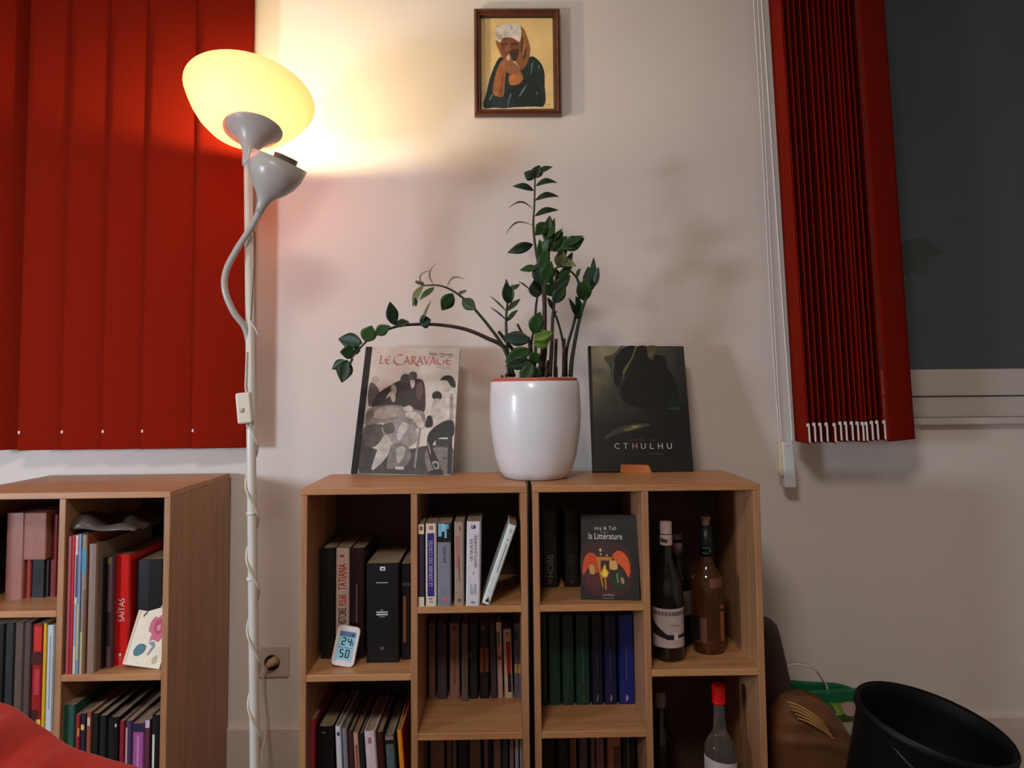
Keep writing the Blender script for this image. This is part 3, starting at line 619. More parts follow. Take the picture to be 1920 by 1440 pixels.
bottle('dark bottle half hidden behind the wine bottle, pink neck band', 1272, 1150, y2, [(.036, 0), (.038, .006), (.038, hb2*.55), (.03, hb2*.64), (.016, hb2*.72), (.0145, hb2*.99), (.004, hb2)], DARK, SM,
       (('neck_label', mat((120, 88, 88), .6, .05, 30), [(.0158, hb2*.82), (.0158, hb2*.92)]), ('cap', mat((90, 70, 68), .5, .05, 30), [(.0152, hb2*.95), (.0152, hb2*1.004), (.003, hb2*1.005)]), ('label', mat((112, 96, 90), .6, .05, 30), [(.0385, hb2*.28), (.0385, hb2*.5)])))
y3 = -0.365; h3 = P(1320, 967, y3).z-SM; r3 = 0.042
AMB = mat((100, 58, 28), 0.05, 0.05, 10, trans=0.55, coat=0.2)
p3 = [(r3*.8, 0), (r3*.97, .006), (r3, .02), (r3, h3*.50), (r3*.95, h3*.545), (r3*.75, h3*.585), (r3*.5, h3*.625), (r3*.40, h3*.67), (r3*.37, h3*.80), (r3*.35, h3*.93), (.006, h3*.935)]
bt3 = bottle('round shouldered amber spirit bottle with side labels and dark green neck band', 1328, 1180, y3, p3, AMB, SM,
       (('cap', mat((150, 134, 110), .5, .06, 30), [(r3*.22, h3*.925), (r3*.24, h3*.955), (r3*.32, h3*.985), (r3*.34, h3*.99), (r3*.34, h3*.998), (.003, h3)]),
        ('neck_wrap', mat((18, 28, 30), .4, .05, 30), [(r3*.405, h3*.70), (r3*.405, h3*.80), (r3*.385, h3*.93)])))
wrap(bt3, 'label', r3, [((150, 96, 62), (.55, h3*.075, 1.45, h3*.36)), ((60, 34, 26), (.55, h3*.315, 1.1, h3*.335)), ((60, 34, 26), (.55, h3*.08, 1.0, h3*.095)), ((110, 70, 52), (-1.1, h3*.09, -.35, h3*.27)), ((26, 18, 16), (-1.3, h3*.1, -.75, h3*.28))])
wrap(bt3, 'neck_emblem', r3*.405, [((90, 110, 112), (-.9, h3*.765, .3, h3*.772)), ((90, 110, 112), (-.9, h3*.725, .1, h3*.732)), ((90, 110, 112), (.2, (h3*.73, h3*.745), .45, (h3*.765, h3*.752)))], base=0.001)
wrap(bt3, 'shoulder_label', r3*.93, [((120, 70, 62), (-.1, h3*.49, 1.0, h3*.56))], base=0.003)
# lower compartment
y4 = -0.42; CLR = mat((225, 232, 230), 0.03, 0.01, 10, trans=0.96, ior=1.3)
h4 = P(1342, 1283, y4).z-zb; r4 = 0.0415
p4 = [(r4*.92, 0), (r4, .006), (r4, h4*.56), (r4*.93, h4*.61), (r4*.66, h4*.655), (r4*.43, h4*.70), (r4*.36, h4*.76), (r4*.33, h4*.90), (.006, h4*.905)]
b4 = bottle('clear glass bottle with a bright red cap and white label, lowest compartment', 1350, 1400, y4, p4, CLR, zb,
       (('cap', mat((206, 16, 20), .35, .04, 30), [(r4*.36, h4*.872), (r4*.43, h4*.885), (r4*.41, h4*.895), (r4*.42, h4*.995), (r4*.35, h4), (.003, h4)]),))
wrap(b4, 'label', r4, [((206, 200, 204), (-1.5, h4*.15, 1.5, (h4*.555, h4*.51))), ((150, 60, 60), (.15, h4*.44, .55, h4*.47)), ((180, 150, 150), (-.6, h4*.35, .6, h4*.37))])
y5 = -0.28; h5 = P(1239, 1297, y5).z-zb
bottle('dark bottle with a grey white cap deep in the lowest compartment, left', 1238, 1330, y5, [(.034, 0), (.036, .006), (.036, h5*.55), (.028, h5*.66), (.015, h5*.74), (.0145, h5*.99), (.004, h5)], DARK, zb,
       (('cap', mat((150, 136, 132), .5, .05, 30), [(.0158, h5*.88), (.0158, h5*.94), (.0148, h5*.943), (.0148, h5*1.002), (.003, h5*1.003)]),))

# ------------------------------------------------------------------ on top of the bookcases
# grey comic album
wA, hA = 0.290, 0.398
ca = flatbook('grey comic album with red title leaning on the left of the white plant pot', pose(-0.288, -0.238, MZ, -0.04, -0.36, 0.030, wA), wA, hA, 0.014, (204, 194, 184), (16, 14, 14))
fA = frame((0, 0, 0), (1, 0, 0), (0, 0, 1))
def uvA(pts):     # cover crop pixels (enlarged 4.8x from 620,620) to cover metres, undoing the slant
    out = []
    for x, y in pts:
        v = (1303-y)/(1303-138); xl = 180+(352-180)*v; xr = 1092+(1146-1092)*v
        out.append((((x-xl)/(xr-xl)*0.94+0.06-0.5)*wA, v*hA))
    return out
def clipA(pts): return [(max(-wA*.44, min(wA*.498, u)), max(hA*.002, min(hA*.998, v))) for u, v in pts]
K = [
 ((64, 62, 60), clipA(uvA(blob([(195, 1300), (230, 960), (330, 1080), (470, 1090), (700, 1080), (850, 1050), (1090, 1060), (1095, 1300), (640, 1310)])))),
 ((120, 116, 110), clipA(uvA(blob([(840, 1090), (1080, 1080), (1090, 1290), (880, 1290)])))),
 # standing figures, generic draped shapes
 ((92, 84, 80), uvA(blob([(330, 480), (380, 520), (410, 600), (370, 680), (300, 700), (300, 560)]))),
 ((178, 168, 156), uvA(ell(370, 462, 34, 36))),
 ((46, 44, 42), uvA(blob([(330, 690), (400, 580), (520, 500), (600, 460), (660, 480), (690, 560), (660, 700), (500, 720), (360, 720)]))),
 ((168, 156, 144), uvA(blob([(515, 500), (560, 515), (555, 590), (520, 600)]))),
 ((190, 178, 166), uvA(blob([(460, 640), (500, 570), (545, 585), (550, 650), (520, 660), (500, 610)]))),
 ((70, 66, 62), uvA(blob([(600, 440), (640, 395), (690, 420), (690, 500), (620, 500)]))),
 ((56, 44, 42), uvA(blob([(640, 560), (700, 460), (800, 450), (828, 560), (822, 740), (740, 740), (640, 700)]))),
 ((96, 70, 66), uvA(blob([(740, 540), (790, 470), (810, 560), (770, 640)]))),
 ((84, 80, 76), uvA(blob([(670, 420), (700, 376), (745, 382), (752, 430), (720, 470), (680, 470)]))),
 ((206, 196, 184), uvA(blob([(690, 460), (730, 455), (728, 510), (705, 530)]))),
 # long pale drapery across the middle
 ((140, 132, 126), uvA(blob([(255, 860), (290, 740), (400, 700), (560, 690), (700, 720), (810, 750), (830, 840), (800, 900), (640, 880), (420, 850), (300, 890)]))),
 ((176, 168, 160), uvA(blob([(330, 790), (430, 715), (560, 710), (620, 760), (540, 800), (400, 820)]))),
 ((112, 100, 98), uvA(blob([(270, 800), (330, 740), (350, 780), (300, 840)]))),
 ((196, 188, 178), uvA(blob([(620, 720), (680, 690), (715, 720), (690, 745), (640, 740)]))),
 ((200, 192, 182), uvA(blob([(650, 760), (740, 750), (790, 790), (820, 880), (770, 890), (720, 820), (660, 800)]))),
 ((88, 84, 82), uvA(blob([(250, 900), (420, 870), (440, 950), (360, 1060), (260, 1060)]))),
 ((150, 146, 140), uvA(blob([(420, 890), (520, 820), (660, 850), (740, 900), (740, 1020), (620, 1070), (500, 1020), (430, 950)]))),
 ((196, 190, 182), uvA(blob([(560, 960), (600, 860), (640, 850), (680, 880), (620, 960), (580, 1010)]))),
 ((94, 90, 86), uvA(blob([(430, 880), (520, 850), (540, 930), (460, 950)]))),
 ((190, 186, 178), uvA(blob([(320, 1240), (430, 980), (490, 990), (500, 1060), (460, 1160), (350, 1260)]))),
 ((120, 116, 112), uvA(blob([(470, 1180), (520, 1040), (650, 1050), (700, 1140), (640, 1230), (480, 1260)]))),
 ((170, 166, 160), uvA(blob([(560, 1080), (640, 1070), (620, 1160), (570, 1210)]))),
 ((150, 142, 134), uvA([(720, 1240), (770, 900), (790, 900), (742, 1246)])),
 ((200, 196, 190), uvA(rect(545, 1238, 630, 1262))),
 # seated figure at the right
 ((196, 188, 178), uvA(blob([(880, 760), (900, 660), (960, 640), (985, 700), (960, 800), (900, 820)]))),
 ((28, 26, 26), uvA(ell(938, 598, 46, 44))),
 ((184, 174, 162), uvA(blob([(910, 630), (960, 625), (950, 660), (918, 665)]))),
 ((208, 200, 190), uvA(blob([(950, 760), (990, 620), (1040, 550), (1110, 570), (1110, 780), (1010, 820), (940, 880), (890, 890)]))),
 ((158, 150, 142), uvA(blob([(1060, 600), (1085, 590), (1090, 780), (1060, 800)]))),
 ((198, 186, 172), uvA(blob([(975, 480), (1010, 440), (1060, 480), (1050, 540), (1000, 550)]))),
 ((36, 32, 32), uvA(blob([(968, 450), (1010, 408), (1070, 412), (1105, 470), (1100, 520), (1060, 500), (1030, 455)]))),
 ((30, 28, 28), uvA(blob([(850, 980), (900, 900), (1010, 830), (1092, 830), (1092, 960), (960, 980), (900, 1060), (980, 1230), (920, 1260), (860, 1120)]))),
 ((26, 24, 24), uvA(blob([(830, 870), (850, 790), (890, 790), (900, 870), (850, 890)]))),
 ((150, 146, 142), uvA(blob([(850, 1010), (870, 1100), (885, 1130), (878, 1070)]))),
 ((160, 156, 152), uvA(blob([(900, 1190), (960, 1190), (965, 1250), (925, 1250)]))), ((34, 32, 32), uvA(blob([(912, 1205), (950, 1205), (950, 1238), (925, 1238)]))),
 ((30, 28, 28), uvA(blob([(880, 1270), (980, 1250), (1000, 1300), (880, 1300)]))),
 ((36, 32, 32), uvA(rect(1045, 960, 1085, 1290))), ((50, 46, 44), uvA(rect(930, 990, 1080, 1040))),
 ((90, 86, 82), uvA(rect(1000, 1150, 1050, 1165))),
]
prints(ca, 'cover_print', fA, [(c, clipA(p_)) for c, p_ in K], step=0.00004, var=0.2, scale=45)
obj('spine_cloth', box((-wA*.5-.0022, -.0006, 0), (-wA*.438, 0.0008, hA), 0.0003, 1), mat((17, 15, 15), 0.6, 0.08, 60), ca)
# red title drawn with a broad nib
def nib(paths, nv, fr_, col, parent, off):
    bm = bmesh.new(); nv = Vector((nv[0], nv[1], 0))
    for path in paths:
        pts = [Vector((x, y, off)) for x, y in path]
        for p_, q in zip(pts, pts[1:]):
            vs = [bm.verts.new(fr_ @ v) for v in (p_-nv, p_+nv, q+nv, q-nv)]
            bm.faces.new(vs)
        off += 0.00001
    bmesh.ops.recalc_face_normals(bm, faces=bm.faces[:])
    return obj('cover_title', bm, mat(col, 0.5, 0.05, 40), parent, recalc=False)
def arc(cx, cy, rx, ry, a0, a1, n=14): return [(cx+rx*math.cos(math.radians(a0+(a1-a0)*k/n)), cy+ry*math.sin(math.radians(a0+(a1-a0)*k/n))) for k in range(n+1)]
GL = {
 'L': [[(.12, 1), (.1, 0)], [(-.05, 0), (.5, .02), (.56, .1)], [(0, 1), (.25, 1)]],
 'E': [arc(.5, .5, .45, .5, 75, 290), [(.08, .52), (.62, .52)]],
 'C': [arc(.62, .5, .58, .55, 62, 305)],
 'A': [[(.0, 0), (.36, 1)], [(.34, 1), (.72, 0)], [(.12, .34), (.58, .34)], [(-.1, 0), (.1, 0)], [(.62, 0), (.84, 0)]],
 'R': [[(.12, 0), (.12, 1)], [(0, 1), (.35, 1), (.52, .88), (.54, .72), (.42, .54), (.12, .5)], [(.28, .5), (.55, .1), (.85, -.22), (1.15, -.25)], [(0, 0), (.26, 0)]],
 'V': [[(.0, 1), (.32, 0)], [(.32, 0), (.68, 1)], [(-.1, 1), (.12, 1)], [(.58, 1), (.78, 1)]],
 'G': [arc(.55, .5, .52, .53, 60, 320), [(.92, .42), (.92, .0)], [(.7, .44), (1.02, .44)]],
}
u0, v0 = uvA([(410, 302)])[0]; u1, v1 = uvA([(1075, 302)])[0]
adv = {'L': .62, 'E': .78, 'C': 1.02, 'A': .80, 'R': .72, 'V': .72, 'G': 1.05, ' ': .22}
seq = [('L', 1), ('E', 1), (' ', 1), ('C', 1.22), ('A', 1), ('R', 1), ('A', 1), ('V', 1), ('A', 1), ('G', 1), ('E', 1)]
tot = sum(adv[c]*s for c, s in seq); hcap = 72/1165*hA; sx = (u1-u0)/tot; x = u0; paths = []
for c, s in seq:
    for pa in GL.get(c, []): paths.append([(x+a*sx*s*.92, v0+b*hcap*s-(s-1)*hcap*.25) for a, b in pa])
    x += adv[c]*sx*s
nib(paths, (0.0011, 0.0009), fA, (178, 44, 34), ca, 0.0032)
u, v = uvA([(973, 203)])[0]; text(ca, 'Milo  Manara', (78, 72, 70), fA, u, v, 212/800*wA*.93, 24/1165*hA, 'author_line', off=0.0032)
u, v = uvA([(1000, 326)])[0]; text(ca, 'PREMIÈRE PARTIE', (96, 90, 86), fA, u, v, 130/800*wA*.9, 8/1165*hA, 'subtitle', off=0.0032)
u, v = uvA([(1015, 341)])[0]; text(ca, 'LA PALETTE ET L’ÉPÉE', (96, 90, 86), fA, u, v, 95/800*wA*.9, 7/1165*hA, 'subtitle', off=0.0032)
# dark illustrated book
wB, hB = 0.292, 0.385
cb_ = flatbook('large dark illustrated book with white title standing right of the plant pot', pose(0.411, -0.218, MZ, 0.01, -0.26, 0.012, wB), wB, hB, 0.018, (20, 20, 18), (10, 10, 10))
m = bpy.data.materials.new('storm_print'); m.use_nodes = True; nt = m.node_tree; b = nt.nodes['Principled BSDF']
tc = nt.nodes.new('ShaderNodeTexCoord'); mp = nt.nodes.new('ShaderNodeMapping'); mp.inputs['Scale'].default_value = (7, 1, 4.2); mp.inputs['Location'].default_value = (1.3, 0, 2.1)
nz = nt.nodes.new('ShaderNodeTexNoise'); nz.inputs['Scale'].default_value = 1.3; nz.inputs['Detail'].default_value = 5; nz.inputs['Distortion'].default_value = 0.9
sp = nt.nodes.new('ShaderNodeSeparateXYZ')
nt.links.new(tc.outputs['Object'], mp.inputs[0]); nt.links.new(mp.outputs[0], nz.inputs['Vector']); nt.links.new(tc.outputs['Object'], sp.inputs[0])
zr = nt.nodes.new('ShaderNodeMapRange'); zr.inputs[1].default_value = 0.12; zr.inputs[2].default_value = 0.36; nt.links.new(sp.outputs['Z'], zr.inputs[0])
xr = nt.nodes.new('ShaderNodeMapRange'); xr.inputs[1].default_value = 0.13; xr.inputs[2].default_value = -0.14; xr.inputs[3].default_value = 0.25; nt.links.new(sp.outputs['X'], xr.inputs[0])
mu = nt.nodes.new('ShaderNodeMath'); mu.operation = 'MULTIPLY'; nt.links.new(zr.outputs[0], mu.inputs[0]); nt.links.new(xr.outputs[0], mu.inputs[1])
mu2 = nt.nodes.new('ShaderNodeMath'); mu2.operation = 'MULTIPLY'; nt.links.new(mu.outputs[0], mu2.inputs[0]); nt.links.new(nz.outputs['Fac'], mu2.inputs[1])
rp = nt.nodes.new('ShaderNodeValToRGB'); e = rp.color_ramp.elements; e[0].position = 0.03; e[0].color = lin((17, 19, 18)); e[1].position = 0.5; e[1].color = lin((158, 150, 118))
ee = e.new(0.22); ee.color = lin((70, 70, 58)); nt.links.new(mu2.outputs[0], rp.inputs[0]); nt.links.new(rp.outputs[0], b.inputs['Base Color']); b.inputs['Roughness'].default_value = 0.35
obj('cover_picture', box((-wB*.478, -0.0004, 0.002), (wB*.498, -0.0001, hB*.998)), m, cb_)
def uvB(pts):
    out = []
    for x, y in pts:
        v = (1262-y)/(1262-124); xl = 145+(112-145)*v; xr_ = 1078+(960-1078)*v
        out.append((((x-xl)/(xr_-xl)-0.5)*wB, v*hB))
    return out
prints(cb_, 'cover_print', fA, [
    ((74, 72, 58), uvB(blob([(250, 240), (330, 200), (400, 130), (420, 128), (360, 230), (330, 290), (320, 420), (300, 330)]))),
    ((22, 22, 19), uvB(blob([(335, 300), (352, 230), (432, 136), (534, 134), (500, 260), (430, 340), (400, 460), (370, 520), (335, 440)]))),
    ((126, 120, 84), uvB([(530, 126), (545, 126), (505, 240), (470, 310), (430, 370), (412, 395), (424, 345), (466, 285), (500, 220)])),
    ((30, 29, 25), uvB(blob([(548, 132), (626, 132), (640, 230), (690, 260), (760, 280), (700, 420), (520, 420), (430, 420), (470, 310), (505, 240)]))),
    ((96, 92, 66), uvB(blob([(640, 128), (715, 128), (710, 190), (680, 230), (720, 278), (690, 262), (640, 220)]))),
    ((26, 27, 25), uvB(blob([(690, 230), (740, 210), (800, 240), (820, 330), (890, 450), (920, 600), (820, 700), (600, 700), (420, 640), (400, 480), (520, 400), (700, 400)]))),
    ((84, 82, 72), uvB([(245, 500), (255, 510), (235, 570), (225, 640), (228, 720), (216, 660), (218, 600)])),
    ((24, 46, 40), uvB(blob([(835, 690), (850, 600), (890, 560), (930, 640), (935, 700)]))),
    ((46, 82, 72), uvB([(820, 700), (935, 695), (930, 712), (850, 712)])),
    ((72, 72, 62), uvB(blob([(240, 970), (330, 900), (430, 860), (560, 840), (680, 850), (590, 885), (480, 910), (380, 930), (290, 970)]))),
    ((120, 116, 74), uvB(blob([(420, 900), (500, 862), (590, 856), (560, 880), (480, 905)]))),
    ((180, 172, 110), uvB(blob([(495, 872), (530, 862), (552, 868), (525, 878)]))),
], rough=0.35, base=0.0007, var=0.2, scale=40)
def tB(s, x, y, w_, h_, c, sp_=1.0):
    u, v = uvB([(x, y)])[0]; text(cb_, s, c, fA, u, v, w_/935*wB, h_/1138*hB, 'cover_title', off=0.0022, sp=sp_)
tB('L’APPEL   DE', 605, 988, 225, 14, (120, 118, 112), 1.6)
for ch, xx in zip('CTHULHU', (363, 443, 527, 606, 685, 764, 848)):
    tB(ch, xx, 1040, 46 if ch != 'L' else 36, 50, (206, 200, 192) if xx > 540 or xx < 500 else (206, 150, 136))
tB('ILLUSTRÉ PAR', 540, 1108, 150, 9, (70, 68, 66)); tB('FRANÇOIS BARANGER', 720, 1108, 145, 10, (120, 116, 112))
# wooden lip of the book rest
p0 = P(1161, 893, -0.25); p1 = P(1222, 893, -0.25)
br = thing('book_rest', 'small orange wooden book rest holding the large dark book', 'book rest', ((p0.x+p1.x)/2, -0.25, MZ))
hw = (p1.x-p0.x)/2; OW = mat((196, 118, 66), 0.45, 0.15, 20, stretch=(1, 8, 8))
bm = bmesh.new()
pf = [(-hw*.92, 0), (hw, 0), (hw*.98, .006), (hw*.82, .024), (-hw*.86, .026), (-hw*.90, .008)]
a_ = [bm.verts.new((x, 0, z_)) for x, z_ in pf]; b_ = [bm.verts.new((x, 0.010, z_)) for x, z_ in pf]
bm.faces.new(a_); bm.faces.new(b_[::-1])
for k in range(6): bm.faces.new((a_[k], a_[(k+1) % 6], b_[(k+1) % 6], b_[k]))
obj('lip', bm, OW, br)
obj('foot', box((-hw*.6, 0.0101, 0), (hw*.6, 0.028, 0.0018)), OW, br)

# plant pot
yP = -0.315
pot_c = P(1004, 850, yP); rimL, rimR = P(917, 716, yP), P(1088, 714, yP)
zr_ = (rimL.z+rimR.z)/2; pr_ = (rimR.x-rimL.x)/2*0.985; pxc = (rimL.x+rimR.x)/2; ph = zr_-MZ
pot = thing('potted_plant', 'leggy dark green potted plant in a white pot across both bookcases', 'plant', (pxc, yP, MZ))
pf = [(pr_*.62, 0), (pr_*.70, .004), (pr_*.80, .022), (pr_*.90, .06), (pr_*.975, .12), (pr_*1.01, ph*.62), (pr_*1.0, ph*.85), (pr_*.985, ph-.003), (pr_*.965, ph), (pr_*.93, ph-.002), (pr_*.92, ph*.7), (pr_*.9, ph*.6)]
obj('pot', lathe(pf, 48, cap1=True), mat((222, 222, 226), 0.32, 0.01, 20, coat=0.2), pot, True)
pf = [(pr_*.86, ph*.66), (pr_*.915, ph*.8), (pr_*.925, ph-.002), (pr_*.945, ph+.001), (pr_*.945, ph+.008), (pr_*.90, ph+.009), (pr_*.885, ph-.02), (pr_*.88, ph*.7)]
obj('inner_pot', lathe(pf, 48), mat((188, 88, 66), 0.6, 0.05, 30), pot, True)
bm = lathe([(pr_*.885, ph-.05), (pr_*.885, ph-.012), (pr_*.5, ph-.004), (.004, ph-.002)], 32)
for v in bm.verts: v.co.z += random.uniform(-.002, .002)
obj('soil', bm, mat((44, 30, 22), 0.9, 0.3, 60, 0.6), pot)
def cpx(c): return (600+c[0]*.31949, 280+c[1]*.31949)
def plant_pt(c, y): return P(*cpx(c), y)-pot.location
LEAFM = [mat(c, 0.42, 0.22, 26, spec=0.35) for c in ((30, 56, 26), (38, 70, 28), (25, 46, 24), (52, 80, 36))]
PALE = mat((104, 112, 72), 0.4, 0.2, 26); YEL = mat((92, 124, 40), 0.32, 0.2, 26)
STEM = mat((46, 52, 32), 0.5, 0.25, 40); STEMB = mat((58, 38, 28), 0.6, 0.25, 40)
rn = random.Random(11)
def stem(cs, y0, y1, r0, r1, m=STEM):
    n = len(cs); pts = [plant_pt(c, y0+(y1-y0)*i/(n-1)) for i, c in enumerate(cs)]
    pts = cr(pts, 5); k = len(pts)
    obj('stem', tube(pts, [r0+(r1-r0)*i/(k-1) for i in range(k)], 8), m, pot, True)
def leaf(b_, t_, wd, y, m=None, bend=0.0, dy=None, tilt=None):
    """wd = apparent width in enlarged crop pixels"""
    dy = rn.uniform(-.025, .02) if dy is None else dy
    B, Tt = plant_pt(b_, y), plant_pt(t_, y+dy)
    sc = .31949/659
    t = (Tt-B).normalized(); view = (CAM-pot.location-B).normalized()
    side = t.cross(view).normalized(); full = 66*sc; wd = wd*(1.22 if wd > 20 else 1.0); app = min(1.0, wd*sc/full)
    ang = math.acos(app)*(1 if rn.random() < .75 else -1) if wd*sc < full else 0
    if tilt is not None: ang = tilt
    upish = side if side.z > 0 else -side
    nr = view*math.cos(ang)+upish*math.sin(abs(ang))
    o = obj('leaf', leaf_mesh(B, Tt, max(full*.8, wd*sc)*1.02, nr, bend, 0.18), m or rn.choice(LEAFM[:3]), pot, True)
    s = o.modifiers.new('s', 'SOLIDIFY'); s.thickness = 0.0007
yT = yP-0.005
stem([(1300, 1335), (1322, 1180), (1318, 1000), (1308, 800), (1280, 665), (1262, 560), (1252, 440), (1258, 330), (1262, 160)], yT, yT, .006, .0022)
for b_, t_, wd, bd in (((1262, 170), (1288, 93), 60, 0), ((1262, 168), (1198, 136), 56, .2), ((1280, 145), (1365, 102), 34, .3), ((1255, 242), (1130, 217), 40, .35), ((1265, 216), (1393, 196), 34, .5), ((1262, 300), (1403, 278), 36, .5),
                   ((1248, 348), (1105, 345), 13, .7), ((1260, 392), (1400, 357), 38, .4), ((1247, 445), (1090, 497), 11, .7), ((1250, 558), (1100, 608), 54, .5)):
    leaf(b_, t_, wd, yT, LEAFM[2], bd, dy=0)
yQ = yP-0.02
stem([(1290, 1335), (1312, 1150), (1318, 960), (1320, 780), (1340, 640), (1345, 480)], yQ, yQ, .0085, .003, STEMB)
for b_, t_, wd in (((1335, 560), (1348, 388), 64), ((1328, 430), (1264, 505), 62), ((1342, 560), (1376, 402), 44), ((1312, 665), (1288, 528), 52), ((1338, 600), (1426, 482), 64), ((1360, 545), (1424, 464), 30), ((1298, 705), (1334, 580), 60),
               ((1280, 692), (1172, 710), 44), ((1305, 792), (1268, 670), 74), ((1312, 790), (1358, 655), 74), ((1368, 600), (1450, 510), 66), ((1420, 580), (1552, 522), 76), ((1440, 560), (1546, 508), 44), ((1335, 520), (1380, 450), 40), ((1300, 600), (1345, 530), 50)):
    leaf(b_, t_, wd, yQ, LEAFM[1] if rn.random() < .6 else None)
yR = yP+0.01
stem([(1445, 1335), (1448, 1180), (1490, 1020), (1518, 890), (1518, 790), (1498, 742), (1450, 700), (1410, 688), (1372, 706), (1350, 740)], yR, yR-.02, .0045, .0022)
for b_, t_, wd, mm in (((1400, 695), (1428, 586), 64, PALE), ((1400, 650), (1504, 684), 48, PALE), ((1392, 650), (1452, 588), 50, None), ((1442, 702), (1482, 602), 44, LEAFM[3]), ((1385, 700), (1395, 770), 40, None), ((1395, 770), (1482, 680), 50, LEAFM[1]), ((1508, 752), (1530, 698), 24, None), ((1352, 730), (1340, 790), 34, LEAFM[3])):
    leaf(b_, t_, wd, yR, mm)
yS = yP-0.04
stem([(1350, 1335), (1360, 1150), (1365, 1000), (1376, 880), (1385, 720)], yS, yS, .006, .003, STEMB)
for b_, t_, wd in (((1372, 905), (1440, 788), 64), ((1366, 835), (1470, 738), 60), ((1372, 860), (1328, 788), 56), ((1365, 812), (1344, 740), 32), ((1370, 945), (1334, 868), 30), ((1374, 990), (1390, 943), 20)): leaf(b_, t_, wd, yS)
stem([(1432, 1335), (1425, 1130), (1385, 975)], yS+.05, yS+.04, .004, .003)
stem([(1255, 1335), (1268, 1100), (1265, 960), (1276, 860)], yP+.02, yP+.02, .005, .003)
for b_, t_, wd in (((1275, 872), (1258, 764), 74), ((1240, 830), (1165, 774), 12)): leaf(b_, t_, wd, yP+.02)
yU = yP-0.01
stem([(1470, 1335), (1482, 1210), (1520, 1010), (1560, 880), (1605, 790)], yU, yU, .0065, .003, STEM)
for b_, t_, wd in (((1560, 892), (1518, 770), 60), ((1568, 882), (1548, 758), 62), ((1588, 835), (1574, 688), 66), ((1602, 822), (1607, 634), 46), ((1606, 810), (1636, 690), 46), ((1522, 1005), (1460, 872), 34), ((1530, 965), (1500, 860), 42), ((1512, 992), (1542, 905), 40)): leaf(b_, t_, wd, yU)
yV = yP-0.03
stem([(1108, 1335), (1098, 1150), (1092, 1000), (1105, 860)], yV, yV, .0055, .0025)
for b_, t_, wd in (((1092, 1002), (1000, 925), 12), ((1094, 952), (998, 860), 12), ((1096, 1008), (1162, 942), 30), ((1100, 948), (1176, 876), 34), ((1105, 908), (1092, 774), 54), ((1118, 905), (1130, 790), 42), ((1132, 824), (1172, 790), 28), ((1108, 795), (1088, 772), 22)): leaf(b_, t_, wd, yV)
yX = yP-0.055
stem([(1125, 1335), (1088, 1172), (980, 1108), (850, 1055), (700, 1030), (560, 1027), (450, 1040), (350, 1078), (270, 1130), (182, 1228)], yX+.03, yX-.02, .0065, .0022, STEMB)
for b_, t_, wd, mm in (((435, 1032), (410, 893), 60, None), ((438, 1028), (525, 1014), 46, None), ((322, 1082), (412, 1036), 56, LEAFM[3]), ((266, 1130), (305, 1034), 78, LEAFM[3]), ((248, 1136), (108, 1112), 78, None), ((205, 1190), (116, 1190), 66, None), ((208, 1204), (235, 1155), 34, None),
                   ((158, 1236), (128, 1370), 78, None), ((150, 1240), (70, 1290), 50, None), ((172, 1265), (196, 1232), 30, None), ((596, 1022), (652, 886), 20, PALE), ((585, 1020), (652, 1000), 66, None)): leaf(b_, t_, wd, yX-.015, mm)
yY = yP-0.03
stem([(1140, 1335), (1080, 1168), (1000, 1050), (900, 930), (830, 865), (760, 820), (690, 798), (600, 800)], yY, yY-.03, .005, .0018)
for b_, t_, wd, mm, bd in (((780, 845), (715, 945), 70, None, 0), ((835, 880), (916, 942), 60, LEAFM[3], 0), ((820, 852), (858, 824), 28, LEAFM[3], 0), ((745, 808), (850, 762), 15, PALE, .8), ((666, 795), (680, 668), 8, PALE, .6), ((670, 808), (584, 884), 36, LEAFM[3], 0), ((606, 798), (545, 925), 40, PALE, .3), ((605, 800), (560, 770), 34, LEAFM[3], 0), ((592, 792), (645, 712), 7, PALE, .8), ((555, 870), (562, 925), 22, LEAFM[3], 0)):
    leaf(b_, t_, wd, yY-.02, mm, bd)
yZ = yP-0.085
stem([(1262, 1335), (1250, 1260), (1240, 1150), (1252, 1070)], yZ+.05, yZ, .005, .003, STEMB)
for b_, t_, wd, mm in (((1236, 1122), (1072, 1098), 72, LEAFM[2]), ((1250, 1080), (1292, 953), 74, LEAFM[1]), ((1252, 1112), (1372, 1074), 54, YEL), ((1252, 1145), (1352, 1104), 76, YEL), ((1232, 1172), (1085, 1250), 76, LEAFM[1]), ((1232, 1238), (1088, 1272), 66, LEAFM[2]), ((1240, 1190), (1282, 1256), 56, None), ((1246, 1252), (1178, 1392), 72, LEAFM[1]), ((1250, 1272), (1286, 1366), 56, None)):
    leaf(b_, t_, wd, yZ, mm)
for a, b_, r in (((1150, 1200), (1048, 1068), .005), ((1210, 1130), (1158, 1025), .004), ((1385, 1335), (1385, 1275), .005), ((1430, 1335), (1432, 1110), .005), ((1378, 1335), (1386, 1112), .005), ((1325, 1335), (1345, 1240), .007), ((1240, 1335), (1225, 1100), .004)):
    stem([a, ((a[0]+b_[0])/2, (a[1]+b_[1])/2), b_], yP-.02, yP-.03, r, r*.9, STEMB)
for a, b_ in (((1075, 1338), (1062, 1328)), ((1095, 1338), (1090, 1318))): stem([a, ((a[0]+b_[0])/2, (a[1]+b_[1])/2), b_], yP-.05, yP-.05, .0035, .003, STEMB)

